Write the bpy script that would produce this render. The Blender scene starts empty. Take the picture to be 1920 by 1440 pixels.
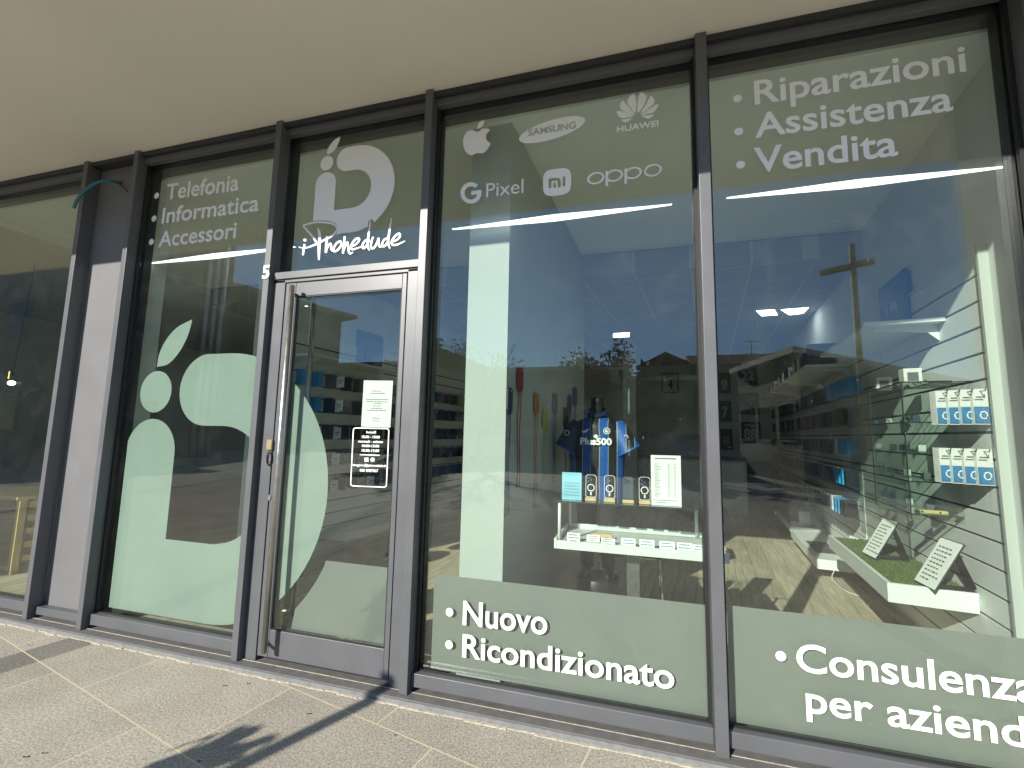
import bpy, bmesh, math, random
from mathutils import Vector, Matrix
from math import radians as R, sin, cos, pi, sqrt, tan
random.seed(7)
S = bpy.context.scene
COL = S.collection

# ------------------------------------------------------------------ camera
CAMH = 0.03 + .61110931 * 2.4
CAM = Vector((0, -2.4, CAMH))
ZT = CAM.z + .93041953 * 2.4            # height of the soffit
YAW, PITCH, ROLL, F = -0.2750366, 0.11244559, 0.01998332, 828.07
_w = Vector((sin(YAW) * cos(PITCH), cos(YAW) * cos(PITCH), sin(PITCH)))
_r = Vector((cos(YAW), -sin(YAW), 0)); _u = _r.cross(_w)
CR = cos(ROLL) * _r + sin(ROLL) * _u
CU = -sin(ROLL) * _r + cos(ROLL) * _u
CW = _w
cam = bpy.data.cameras.new('camera'); cam_ob = bpy.data.objects.new('camera', cam); COL.objects.link(cam_ob)
cam.sensor_fit = 'HORIZONTAL'; cam.sensor_width = 36; cam.lens = 36 * F / 1920
cam.clip_start = .05; cam.clip_end = 2000
m3 = Matrix((CR, CU, -CW)).transposed()
cam_ob.matrix_world = Matrix.Translation(CAM) @ m3.to_4x4()
S.camera = cam_ob

# ------------------------------------------------------------------ light
SUN_AZ, SUN_EL = R(24.5), math.atan(.555 * cos(R(24.5)))
wld = bpy.data.worlds.new('World'); S.world = wld; wld.use_nodes = True
wn = wld.node_tree; sky = wn.nodes.new('ShaderNodeTexSky'); sky.sky_type = 'NISHITA'; sky.sun_disc = False
sky.sun_elevation = SUN_EL; sky.sun_rotation = R(180) + SUN_AZ
sky.altitude = 1500; sky.air_density = 1.0; sky.dust_density = 0; sky.ozone_density = 4.0
wn.links.new(sky.outputs[0], wn.nodes['Background'].inputs[0]); wn.nodes['Background'].inputs[1].default_value = .13
sun = bpy.data.lights.new('sun', 'SUN'); sun.energy = 5; sun.angle = R(.5); sun.color = (1, .95, .86)
sun_ob = bpy.data.objects.new('sun', sun); COL.objects.link(sun_ob)
sd = Vector((sin(SUN_AZ) * cos(SUN_EL), cos(SUN_AZ) * cos(SUN_EL), -sin(SUN_EL)))
sun_ob.rotation_euler = sd.to_track_quat('-Z', 'Y').to_euler(); sun_ob.location = (-20, -40, 40)
S.view_settings.view_transform = 'Standard'; S.view_settings.look = 'None'
S.view_settings.gamma = 1; S.view_settings.use_curve_mapping = False
S.view_settings.exposure = .6
S.render.engine = 'CYCLES'
cy = S.cycles
cy.max_bounces = 10; cy.diffuse_bounces = 5; cy.glossy_bounces = 5; cy.transmission_bounces = 6
cy.transparent_max_bounces = 40; cy.caustics_reflective = False; cy.caustics_refractive = False
cy.sample_clamp_indirect = 4; cy.use_denoising = True

# ------------------------------------------------------------------ placing
def ray(px, py): return CW + CR * ((px - 960) / F) + CU * ((720 - py) / F)
def at(px, py, ax, val):
    d = ray(px, py); t = (val - CAM[ax]) / d[ax]; return CAM + d * t
TH = R(8.3)                              # the room stands at an angle to the shopfront
E1 = Vector((cos(TH), -sin(TH), 0)); E2 = Vector((sin(TH), cos(TH), 0)); EZ = Vector((0, 0, 1))
ROOM = Matrix((E1, E2, EZ)).transposed().to_4x4()
def W(u, v, z): return E1 * u + E2 * v + EZ * z
def uv_of(p): return (p.dot(E1), p.dot(E2), p.z)
def at_u(px, py, u):
    d = ray(px, py); t = (u - CAM.dot(E1)) / d.dot(E1); return uv_of(CAM + d * t)
def at_v(px, py, v):
    d = ray(px, py); t = (v - CAM.dot(E2)) / d.dot(E2); return uv_of(CAM + d * t)
YG = .10                                 # front face of the glass
def mirror(px, py, Y):                   # the place outdoors that is seen reflected at this pixel
    p = at(px, py, 1, Y); return Vector((p.x, 2 * YG - p.y, p.z))
def mirror_z(px, py, z):
    p = at(px, py, 2, z); return Vector((p.x, 2 * YG - p.y, p.z))

# ------------------------------------------------------------------ materials
def nodes(name):
    m = bpy.data.materials.new(name); m.use_nodes = True; return m, m.node_tree, m.node_tree.nodes['Principled BSDF']
def mat(name, col, rough=.5, metal=0, var=.08, scale=8, bump=0, bscale=60, spec=.5, dirt=None):
    m, t, b = nodes(name)
    b.inputs['Roughness'].default_value = rough; b.inputs['Metallic'].default_value = metal
    b.inputs['Specular IOR Level'].default_value = spec
    tc = t.nodes.new('ShaderNodeTexCoord')
    nz = t.nodes.new('ShaderNodeTexNoise'); nz.inputs['Scale'].default_value = scale; nz.inputs['Detail'].default_value = 6
    t.links.new(tc.outputs['Object'], nz.inputs['Vector'])
    mr = t.nodes.new('ShaderNodeMapRange'); mr.inputs['From Min'].default_value = .3; mr.inputs['From Max'].default_value = .7
    mr.inputs['To Min'].default_value = 1 - var; mr.inputs['To Max'].default_value = 1 + var
    t.links.new(nz.outputs[0], mr.inputs['Value'])
    mx = t.nodes.new('ShaderNodeVectorMath'); mx.operation = 'SCALE'; mx.inputs[0].default_value = col[:3]
    t.links.new(mr.outputs[0], mx.inputs['Scale'])
    t.links.new(mx.outputs[0], b.inputs['Base Color'])
    rr = t.nodes.new('ShaderNodeMapRange'); rr.inputs['To Min'].default_value = max(.02, rough - .08); rr.inputs['To Max'].default_value = min(1, rough + .08)
    t.links.new(nz.outputs[0], rr.inputs['Value']); t.links.new(rr.outputs[0], b.inputs['Roughness'])
    if bump:
        n2 = t.nodes.new('ShaderNodeTexNoise'); n2.inputs['Scale'].default_value = bscale; n2.inputs['Detail'].default_value = 4
        t.links.new(tc.outputs['Object'], n2.inputs['Vector'])
        bp = t.nodes.new('ShaderNodeBump'); bp.inputs['Strength'].default_value = bump; bp.inputs['Distance'].default_value = .01
        t.links.new(n2.outputs[0], bp.inputs['Height']); t.links.new(bp.outputs[0], b.inputs['Normal'])
    return m
def emit(name, col, s):
    m, t, b = nodes(name); b.inputs['Base Color'].default_value = (*col, 1)
    b.inputs['Emission Color'].default_value = (*col, 1); b.inputs['Emission Strength'].default_value = s; return m
def glass(name, tint, base=.07, maxr=.95, rough=0.0, alpha=0, dcol=(.5, .6, .5), dust=0):
    m = bpy.data.materials.new(name); m.use_nodes = True; t = m.node_tree; t.nodes.clear()
    out = t.nodes.new('ShaderNodeOutputMaterial'); tr = t.nodes.new('ShaderNodeBsdfTransparent'); tr.inputs[0].default_value = (*tint, 1)
    gl = t.nodes.new('ShaderNodeBsdfGlossy'); gl.inputs['Roughness'].default_value = rough; gl.inputs[0].default_value = (1, 1, 1, 1)
    lw = t.nodes.new('ShaderNodeLayerWeight'); lw.inputs[0].default_value = .5
    pw = t.nodes.new('ShaderNodeMath'); pw.operation = 'POWER'; pw.inputs[1].default_value = 5
    t.links.new(lw.outputs['Facing'], pw.inputs[0])
    mr = t.nodes.new('ShaderNodeMapRange'); mr.inputs['To Min'].default_value = base; mr.inputs['To Max'].default_value = maxr
    t.links.new(pw.outputs[0], mr.inputs['Value'])
    mx = t.nodes.new('ShaderNodeMixShader'); t.links.new(mr.outputs[0], mx.inputs[0]); t.links.new(tr.outputs[0], mx.inputs[1]); t.links.new(gl.outputs[0], mx.inputs[2])
    last = mx
    if alpha:
        df = t.nodes.new('ShaderNodeBsdfDiffuse'); df.inputs[0].default_value = (*dcol, 1)
        m2 = t.nodes.new('ShaderNodeMixShader'); m2.inputs[0].default_value = alpha
        t.links.new(last.outputs[0], m2.inputs[1]); t.links.new(df.outputs[0], m2.inputs[2]); last = m2
    if dust:
        tc = t.nodes.new('ShaderNodeTexCoord'); n1 = t.nodes.new('ShaderNodeTexNoise'); n1.inputs['Scale'].default_value = 5; n1.inputs['Detail'].default_value = 9; n1.inputs['Distortion'].default_value = 1.2
        n2 = t.nodes.new('ShaderNodeTexVoronoi'); n2.inputs['Scale'].default_value = 26; t.links.new(tc.outputs['Object'], n1.inputs[0]); t.links.new(tc.outputs['Object'], n2.inputs['Vector'])
        r1 = t.nodes.new('ShaderNodeMapRange'); r1.inputs['From Min'].default_value = .52; r1.inputs['From Max'].default_value = .8; r1.inputs['To Max'].default_value = dust; t.links.new(n1.outputs[0], r1.inputs['Value'])
        r2 = t.nodes.new('ShaderNodeMapRange'); r2.inputs['From Min'].default_value = .07; r2.inputs['From Max'].default_value = .05; r2.inputs['To Max'].default_value = dust * 25; t.links.new(n2.outputs['Distance'], r2.inputs['Value'])
        gt = t.nodes.new('ShaderNodeMath'); gt.operation = 'GREATER_THAN'; gt.inputs[1].default_value = .84; sc_ = t.nodes.new('ShaderNodeSeparateColor'); t.links.new(n2.outputs['Color'], sc_.inputs[0]); t.links.new(sc_.outputs[0], gt.inputs[0])
        mu = t.nodes.new('ShaderNodeMath'); mu.operation = 'MULTIPLY_ADD'; t.links.new(r2.outputs[0], mu.inputs[0]); t.links.new(gt.outputs[0], mu.inputs[1]); t.links.new(r1.outputs[0], mu.inputs[2])
        df = t.nodes.new('ShaderNodeBsdfDiffuse'); df.inputs[0].default_value = (.7, .7, .68, 1); m2 = t.nodes.new('ShaderNodeMixShader'); t.links.new(mu.outputs[0], m2.inputs[0])
        t.links.new(last.outputs[0], m2.inputs[1]); t.links.new(df.outputs[0], m2.inputs[2]); last = m2
    t.links.new(last.outputs[0], out.inputs[0]); return m
def frosted(name, col, trans=.45):
    m = bpy.data.materials.new(name); m.use_nodes = True; t = m.node_tree; t.nodes.clear()
    out = t.nodes.new('ShaderNodeOutputMaterial'); d = t.nodes.new('ShaderNodeBsdfDiffuse'); l = t.nodes.new('ShaderNodeBsdfTranslucent')
    tc = t.nodes.new('ShaderNodeTexCoord'); nz = t.nodes.new('ShaderNodeTexNoise'); nz.inputs['Scale'].default_value = 3; nz.inputs['Detail'].default_value = 8
    t.links.new(tc.outputs['Object'], nz.inputs['Vector'])
    mr = t.nodes.new('ShaderNodeMapRange'); mr.inputs['To Min'].default_value = .88; mr.inputs['To Max'].default_value = 1.12
    t.links.new(nz.outputs[0], mr.inputs['Value'])
    mx = t.nodes.new('ShaderNodeVectorMath'); mx.operation = 'SCALE'; mx.inputs[0].default_value = col; t.links.new(mr.outputs[0], mx.inputs['Scale'])
    for s_ in (d, l): t.links.new(mx.outputs[0], s_.inputs[0])
    ms = t.nodes.new('ShaderNodeMixShader'); ms.inputs[0].default_value = trans
    t.links.new(d.outputs[0], ms.inputs[1]); t.links.new(l.outputs[0], ms.inputs[2]); t.links.new(ms.outputs[0], out.inputs[0]); return m

def paving_mat():
    m, t, b = nodes('granite_paving'); L = t.links.new; N = t.nodes.new
    tc = N('ShaderNodeTexCoord'); mp = N('ShaderNodeMapping'); mp.vector_type = 'POINT'
    mp.inputs['Rotation'].default_value = (0, 0, R(11.8)); mp.inputs['Location'].default_value = (-.145, .48, 0)
    L(tc.outputs['Object'], mp.inputs['Vector'])
    br = N('ShaderNodeTexBrick'); br.inputs['Scale'].default_value = 1; br.inputs['Brick Width'].default_value = 1.02; br.inputs['Row Height'].default_value = .59
    br.inputs['Mortar Size'].default_value = .004; br.inputs['Mortar Smooth'].default_value = .15; br.offset = .35
    br.inputs['Color1'].default_value = (.9, .9, .9, 1); br.inputs['Color2'].default_value = (1.06, 1.05, 1.04, 1); br.inputs['Mortar'].default_value = (1, 1, 1, 1)
    L(mp.outputs[0], br.inputs['Vector'])
    n1 = N('ShaderNodeTexNoise'); n1.inputs['Scale'].default_value = 95; n1.inputs['Detail'].default_value = 5; n1.inputs['Roughness'].default_value = .75
    n2 = N('ShaderNodeTexVoronoi'); n2.inputs['Scale'].default_value = 160
    n3 = N('ShaderNodeTexNoise'); n3.inputs['Scale'].default_value = 1.6; n3.inputs['Detail'].default_value = 8; n3.inputs['Roughness'].default_value = .6
    for n in (n1, n2, n3): L(tc.outputs['Object'], n.inputs['Vector'])
    cr = N('ShaderNodeValToRGB'); cr.color_ramp.elements[0].position = .34; cr.color_ramp.elements[0].color = (.16, .14, .11, 1)
    cr.color_ramp.elements[1].position = .62; cr.color_ramp.elements[1].color = (.54, .495, .415, 1)
    e = cr.color_ramp.elements.new(.48); e.color = (.37, .34, .28, 1)
    L(n1.outputs[0], cr.inputs[0])
    vr = N('ShaderNodeMapRange'); vr.inputs['From Max'].default_value = .9; vr.inputs['To Min'].default_value = .82; vr.inputs['To Max'].default_value = 1.12; L(n2.outputs['Color'], vr.inputs['Value'])
    lr = N('ShaderNodeMapRange'); lr.inputs['From Min'].default_value = .3; lr.inputs['From Max'].default_value = .7; lr.inputs['To Min'].default_value = .8; lr.inputs['To Max'].default_value = 1.12; L(n3.outputs[0], lr.inputs['Value'])
    def mul(a, bb):
        x = N('ShaderNodeMix'); x.data_type = 'RGBA'; x.blend_type = 'MULTIPLY'; x.inputs[0].default_value = 1; L(a, x.inputs[6]); L(bb, x.inputs[7]); return x.outputs[2]
    c = mul(mul(mul(cr.outputs[0], br.outputs['Color']), vr.outputs[0]), lr.outputs[0])
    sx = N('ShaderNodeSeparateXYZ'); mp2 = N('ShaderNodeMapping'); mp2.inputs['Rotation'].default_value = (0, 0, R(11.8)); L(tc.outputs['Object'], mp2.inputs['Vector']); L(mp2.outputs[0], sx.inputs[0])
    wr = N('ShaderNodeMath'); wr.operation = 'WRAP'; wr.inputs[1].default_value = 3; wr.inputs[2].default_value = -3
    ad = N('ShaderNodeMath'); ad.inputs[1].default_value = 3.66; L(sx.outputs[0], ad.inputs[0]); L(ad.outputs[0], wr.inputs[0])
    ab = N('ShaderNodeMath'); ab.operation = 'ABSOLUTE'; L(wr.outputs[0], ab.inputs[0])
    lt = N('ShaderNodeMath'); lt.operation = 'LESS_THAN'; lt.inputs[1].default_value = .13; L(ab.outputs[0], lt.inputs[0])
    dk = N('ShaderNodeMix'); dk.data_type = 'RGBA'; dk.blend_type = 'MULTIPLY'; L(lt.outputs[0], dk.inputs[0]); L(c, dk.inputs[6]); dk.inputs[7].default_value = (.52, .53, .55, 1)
    mo = N('ShaderNodeMix'); mo.data_type = 'RGBA'; L(br.outputs['Fac'], mo.inputs[0]); L(dk.outputs[2], mo.inputs[6]); mo.inputs[7].default_value = (.60, .50, .33, 1)
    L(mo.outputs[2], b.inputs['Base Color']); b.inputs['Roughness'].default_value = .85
    bp = N('ShaderNodeBump'); bp.inputs['Strength'].default_value = .35; bp.inputs['Distance'].default_value = .004; L(n1.outputs[0], bp.inputs['Height']); L(bp.outputs[0], b.inputs['Normal'])
    return m
def wood_floor_mat():
    m, t, b = nodes('laminate_floor'); L = t.links.new; N = t.nodes.new
    tc = N('ShaderNodeTexCoord'); mp = N('ShaderNodeMapping'); mp.inputs['Rotation'].default_value = (0, 0, R(8.3) + pi / 2); L(tc.outputs['Object'], mp.inputs['Vector'])
    br = N('ShaderNodeTexBrick'); br.inputs['Scale'].default_value = 1; br.inputs['Brick Width'].default_value = 1.25; br.inputs['Row Height'].default_value = .19; br.inputs['Mortar Size'].default_value = .0022
    br.inputs['Color1'].default_value = (.47, .395, .295, 1); br.inputs['Color2'].default_value = (.56, .48, .365, 1); br.inputs['Mortar'].default_value = (.18, .13, .08, 1)
    L(mp.outputs[0], br.inputs['Vector'])
    mp2 = N('ShaderNodeMapping'); mp2.inputs['Scale'].default_value = (1.2, 14, 1); L(mp.outputs[0], mp2.inputs['Vector'])
    nz = N('ShaderNodeTexNoise'); nz.inputs['Scale'].default_value = 2; nz.inputs['Detail'].default_value = 8; nz.inputs['Distortion'].default_value = .8; L(mp2.outputs[0], nz.inputs['Vector'])
    mr = N('ShaderNodeMapRange'); mr.inputs['From Min'].default_value = .3; mr.inputs['From Max'].default_value = .7; mr.inputs['To Min'].default_value = .72; mr.inputs['To Max'].default_value = 1.2; L(nz.outputs[0], mr.inputs['Value'])
    x = N('ShaderNodeMix'); x.data_type = 'RGBA'; x.blend_type = 'MULTIPLY'; x.inputs[0].default_value = 1; L(br.outputs['Color'], x.inputs[6]); L(mr.outputs[0], x.inputs[7])
    L(x.outputs[2], b.inputs['Base Color']); b.inputs['Roughness'].default_value = .45; return m
def tile_mat(name, c1, c2, mort, w, h, ms, rz=0, off=0, rough=.8):
    m, t, b = nodes(name); L = t.links.new; N = t.nodes.new
    tc = N('ShaderNodeTexCoord'); mp = N('ShaderNodeMapping'); mp.inputs['Rotation'].default_value = (0, 0, rz); L(tc.outputs['Object'], mp.inputs['Vector'])
    br = N('ShaderNodeTexBrick'); br.inputs['Scale'].default_value = 1; br.inputs['Brick Width'].default_value = w; br.inputs['Row Height'].default_value = h; br.inputs['Mortar Size'].default_value = ms; br.offset = off
    for k, c in (('Color1', c1), ('Color2', c2), ('Mortar', mort)): br.inputs[k].default_value = (*c, 1)
    L(mp.outputs[0], br.inputs['Vector']); L(br.outputs['Color'], b.inputs['Base Color']); b.inputs['Roughness'].default_value = rough; return m
def stripes_mat():
    m, t, b = nodes('jersey_stripes'); L = t.links.new; N = t.nodes.new
    tc = N('ShaderNodeTexCoord'); sx = N('ShaderNodeSeparateXYZ'); L(tc.outputs['Object'], sx.inputs[0])
    nz = N('ShaderNodeTexNoise'); nz.inputs['Scale'].default_value = 3; L(tc.outputs['Object'], nz.inputs['Vector'])
    d = N('ShaderNodeMath'); d.operation = 'MULTIPLY_ADD'; d.inputs[1].default_value = .03; L(nz.outputs[0], d.inputs[0]); L(sx.outputs[0], d.inputs[2])
    a = N('ShaderNodeMath'); a.operation = 'MULTIPLY_ADD'; a.inputs[1].default_value = 1 / .135; a.inputs[2].default_value = 10.17; L(d.outputs[0], a.inputs[0])
    fr = N('ShaderNodeMath'); fr.operation = 'FRACT'; L(a.outputs[0], fr.inputs[0])
    cr = N('ShaderNodeValToRGB'); cr.color_ramp.interpolation = 'CONSTANT'
    cr.color_ramp.elements[0].color = (.012, .013, .017, 1); cr.color_ramp.elements[1].position = .46; cr.color_ramp.elements[1].color = (.35, .35, .30, 1)
    for p, c in ((.50, (.013, .088, .33)), (.965, (.35, .35, .30))): e = cr.color_ramp.elements.new(p); e.color = (*c, 1)
    L(fr.outputs[0], cr.inputs[0]); L(cr.outputs[0], b.inputs['Base Color']); b.inputs['Roughness'].default_value = .55
    n2 = N('ShaderNodeTexNoise'); n2.inputs['Scale'].default_value = 7; n2.inputs['Detail'].default_value = 3; L(tc.outputs['Object'], n2.inputs['Vector'])
    bp = N('ShaderNodeBump'); bp.inputs['Strength'].default_value = .5; bp.inputs['Distance'].default_value = .03; L(n2.outputs[0], bp.inputs['Height']); L(bp.outputs[0], b.inputs['Normal'])
    return m

M = {}
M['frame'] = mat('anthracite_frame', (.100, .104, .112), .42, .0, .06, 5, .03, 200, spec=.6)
M['frame_dark'] = mat('anthracite_frame_inside', (.035, .037, .042), .5)
M['seal'] = mat('black_rubber', (.012, .012, .013), .6)
M['panel'] = mat('grey_panel', (.155, .155, .158), .5, 0, .05, 3, .02, 150)
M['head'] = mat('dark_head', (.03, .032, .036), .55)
M['sill'] = mat('basalt_sill', (.125, .122, .115), .7, 0, .15, 20, .1, 120)
M['sill_edge'] = mat('sill_edge', (.18, .185, .19), .55, 0, .15, 30)
M['grout'] = mat('cream_grout', (.44, .40, .31), .9, 0, .25, 40, .5, 80)
M['soffit'] = mat('soffit_plaster', (.78, .745, .64), .9, 0, .025, 1.2, .05, 250)
M['render'] = mat('facade_plaster', (.5, .48, .43), .9)
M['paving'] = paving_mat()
M['glass'] = glass('window_glass', (.91, .957, .925), .06, dust=.012)
M['clear'] = glass('shelf_glass', (.95, .985, .965), .04)
M['acrylic'] = glass('clear_acrylic', (.96, .97, .97), .04, .8, .02)
M['glass_edge'] = mat('green_glass_edge', (.012, .03, .025), .3)
M['film'] = frosted('frosted_film', (.275, .285, .262), .25)
M['mint'] = frosted('mint_film', (.43, .51, .465), .35)
M['vinyl'] = mat('white_vinyl', (.90, .90, .88), .5, 0, .02)
M['steel'] = mat('brushed_steel', (.46, .45, .43), .38, 1, .1, 40)
M['chrome'] = mat('chrome', (.7, .7, .7), .12, 1)
M['brass'] = mat('brass', (.6, .5, .28), .35, .8)
M['wall'] = mat('white_wall', (.72, .725, .71), .85, 0, .03, 2, .05, 200)
M['pillar'] = mat('pillar_paint', (.45, .475, .445), .85, 0, .03, 2)
M['wall_grey'] = mat('grey_white_wall', (.70, .72, .70), .85, 0, .04, 2)
M['wall_deep'] = mat('back_wall_paint', (.68, .70, .67), .85, 0, .04, 2)
M['ceil'] = mat('ceiling_paint', (.88, .89, .86), .9, 0, .02)
M['tiles'] = tile_mat('ceiling_tiles', (.42, .44, .45), (.46, .48, .49), (.62, .64, .64), .6, .6, .012, R(8.3))
M['floor'] = wood_floor_mat()
M['white'] = mat('white_laminate', (.72, .735, .71), .4, 0, .02)
M['slat'] = mat('slat_board', (.80, .815, .79), .6, 0, .04, 60)
M['groove'] = mat('slat_groove', (.02, .023, .022), .7)
M['dark'] = mat('black_plastic', (.015, .016, .018), .4)
M['mann'] = mat('black_mannequin', (.014, .014, .015), .42)
M['trouser'] = mat('dark_trousers', (.02, .021, .026), .85, 0, .2, 30)
M['jersey'] = stripes_mat()
M['blue'] = mat('royal_blue', (.018, .12, .42), .5, 0, .1)
M['navy'] = mat('navy', (.012, .02, .06), .55)
M['paper'] = mat('white_paper', (.80, .81, .78), .8, 0, .02)
M['ink'] = mat('grey_ink', (.10, .10, .10), .8)
M['skycard'] = mat('pale_blue_card', (.28, .60, .74), .6, 0, .25, 4)
M['wood'] = mat('light_wood', (.62, .44, .22), .55, 0, .15, 20)
M['grass'] = mat('turf_mat', (.085, .125, .03), .9, 0, .3, 40)
M['bluepack'] = mat('blue_print', (.05, .17, .34), .4, 0, .25, 12)
M['asphaltwall'] = mat('plaster_ochre', (.21, .20, .16), .9, 0, .1, 1)
M['wall_brown'] = mat('plaster_olive', (.13, .125, .10), .9, 0, .1, 1)
M['wall_light'] = mat('plaster_pale', (.27, .27, .24), .9, 0, .06, 1)
M['roof'] = mat('clay_roof', (.20, .10, .06), .8, 0, .2, 12, .4, 30)
M['roofedge'] = mat('roof_edge', (.5, .46, .4), .7)
M['winglass'] = mat('far_window', (.03, .04, .05), .1)
M['bark'] = mat('bark', (.09, .07, .05), .9, 0, .25, 20, .5, 30)
M['leaf'] = mat('leaf_green', (.06, .085, .025), .7, 0, .35, 4)
M['leaf_red'] = mat('leaf_russet', (.13, .06, .03), .7, 0, .35, 4)
M['pole'] = mat('olive_pole', (.26, .24, .15), .6, 0, .1)
M['teal'] = mat('teal_sheath', (.02, .16, .19), .5)
M['light_wood2'] = mat('pine_batten', (.62, .47, .17), .6, 0, .15, 15)
M['led'] = emit('led_strip', (1, 1, .96), 1.5)  # emission for the white streaks added behind the panes
M['panel_light'] = emit('panel_light', (.9, .97, 1), 5)
M['bulb'] = emit('bulb', (1, .93, .75), 9)
M['filament'] = emit('filament', (1, .75, .2), 1.2)
for k, c in dict(s_red=(.30, .01, .015), s_orange=(.50, .16, .04), s_yellow=(.48, .42, .03), s_teal=(.01, .17, .14), s_purple=(.14, .12, .24), s_black=(.01, .012, .012), s_blue=(.02, .02, .14),
                 c_black=(.012, .012, .014), c_grey=(.12, .12, .125), c_blue=(.02, .28, .62), c_white=(.62, .62, .60), c_red=(.22, .05, .035), c_slate=(.045, .075, .095), c_tan=(.42, .33, .18), c_navy=(.015, .03, .10),
                 car_w=(.6, .6, .6), car_s=(.25, .26, .28), car_d=(.03, .03, .035)).items():
    M[k] = mat(k.split('_', 1)[1] + '_plastic' + k[0], c, .45 if k[0] != 'c' or k.startswith('car') else .38, 0, .12, 20)

# ------------------------------------------------------------------ mesh builder
class MB:
    def __init__(s): s.b = bmesh.new()
    def quad(s, *p):
        return s.b.faces.new([s.b.verts.new(q) for q in p])
    def box(s, x0, x1, y0, y1, z0, z1, m=None):
        c = [Vector((x, y, z)) for z in (z0, z1) for y in (y0, y1) for x in (x0, x1)]
        if m is not None: c = [m @ q for q in c]
        v = [s.b.verts.new(q) for q in c]
        for f in ((0, 2, 3, 1), (4, 5, 7, 6), (0, 1, 5, 4), (2, 6, 7, 3), (0, 4, 6, 2), (1, 3, 7, 5)): s.b.faces.new([v[i] for i in f])
        return s
    def ubox(s, *a): return s.box(*a, m=ROOM)
    def prism(s, poly, off):             # polygon of 3D points swept by a vector
        off = Vector(off); n = len(poly)
        a = [s.b.verts.new(p) for p in poly]; c = [s.b.verts.new(Vector(p) + off) for p in poly]
        s.b.faces.new(a); s.b.faces.new(c[::-1])
        for i in range(n): s.b.faces.new((a[i], c[i], c[(i + 1) % n], a[(i + 1) % n]))
        return s
    def rings(s, rs, cap=True):
        vv = [[s.b.verts.new(p) for p in r_] for r_ in rs]
        for a, c in zip(vv, vv[1:]):
            n = len(a)
            for i in range(n):
                f = s.b.faces.new((a[i], a[(i + 1) % n], c[(i + 1) % n], c[i])); f.smooth = True
        if cap: s.b.faces.new(vv[0][::-1]); s.b.faces.new(vv[-1])
        return s
    def tube(s, pts, r, n=8, r1=None):
        pts = [Vector(p) for p in pts]; rs = []; k = len(pts)
        for i, p in enumerate(pts):
            d = (pts[min(i + 1, k - 1)] - pts[max(i - 1, 0)]).normalized()
            a = d.cross(Vector((0, 0, 1)) if abs(d.z) < .9 else Vector((1, 0, 0))).normalized(); b_ = d.cross(a)
            rr = r if r1 is None else r + (r1 - r) * i / (k - 1)
            rs.append([p + (a * cos(2 * pi * j / n) + b_ * sin(2 * pi * j / n)) * rr for j in range(n)])
        return s.rings(rs)
    def loft(s, secs, n=20):             # (cx, cy, z, rx, ry)
        return s.rings([[Vector((cx + rx * cos(2 * pi * j / n), cy_ + ry * sin(2 * pi * j / n), z)) for j in range(n)] for cx, cy_, z, rx, ry in secs])
    def ball(s, c, r, n=10, sc=(1, 1, 1)):
        c = Vector(c)
        return s.rings([[c + Vector((sc[0] * r * sin(t) * cos(2 * pi * j / n), sc[1] * r * sin(t) * sin(2 * pi * j / n), sc[2] * r * cos(t))) for j in range(n)] for t in [pi * (i + .15) / (n // 2 + .3) for i in range(n // 2 + 1)]])
    def merge(s, vs, fs):
        v = [s.b.verts.new(p) for p in vs]
        for f in fs:
            try: s.b.faces.new([v[i] for i in f])
            except ValueError: pass
        return s

BASE = {}
def link(name, mb, m, mtx=None, bevel=0):
    if mtx is not None: mb.b.transform(mtx.inverted())
    bmesh.ops.recalc_face_normals(mb.b, faces=mb.b.faces) if bevel != -1 else None
    me = bpy.data.meshes.new(name); mb.b.to_mesh(me); mb.b.free(); me.materials.append(m)
    o = bpy.data.objects.new(name, me); COL.objects.link(o)
    if bevel > 0:
        bv = o.modifiers.new('bevel', 'BEVEL'); bv.width = bevel; bv.segments = 2; bv.limit_method = 'ANGLE'
    return o
def tag(o, label, cat, group=None, kind=None):
    if label: o['label'] = label
    if cat: o['category'] = cat
    if group: o['group'] = group
    if kind: o['kind'] = kind
    return o
def thing(name, label, cat, loc=(0, 0, 0), rz=0, group=None):
    o = bpy.data.objects.new(name, None); COL.objects.link(o); o.empty_display_size = .1
    o.location = loc; o.rotation_euler = (0, 0, rz)
    BASE[o] = Matrix.Translation(Vector(loc)) @ Matrix.Rotation(rz, 4, 'Z')
    return tag(o, label, cat, group)
def part(name, parent, mb, m, label=None, bevel=0, local=False):
    mtx = BASE[parent]
    o = link(name, mb, m, None if local else mtx, bevel); o.parent = parent; BASE[o] = mtx
    if label: o['label'] = label
    return o
def solo(name, label, cat, mb, m, loc=(0, 0, 0), rz=0, group=None, bevel=0, kind=None):
    mtx = Matrix.Translation(Vector(loc)) @ Matrix.Rotation(rz, 4, 'Z')
    o = link(name, mb, m, mtx, bevel); o.location = loc; o.rotation_euler = (0, 0, rz); BASE[o] = mtx
    return tag(o, label, cat, group, kind)
def dup(o, loc=None, rz=None, label=None, parent=None):
    c = o.copy(); COL.objects.link(c); c.parent = parent
    if loc is not None: c.location = loc
    if rz is not None: c.rotation_euler = (0, 0, rz)
    if label: c['label'] = label
    for ch in [x for x in COL.objects if x.parent == o]: dup(ch, parent=c)
    return c

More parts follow.
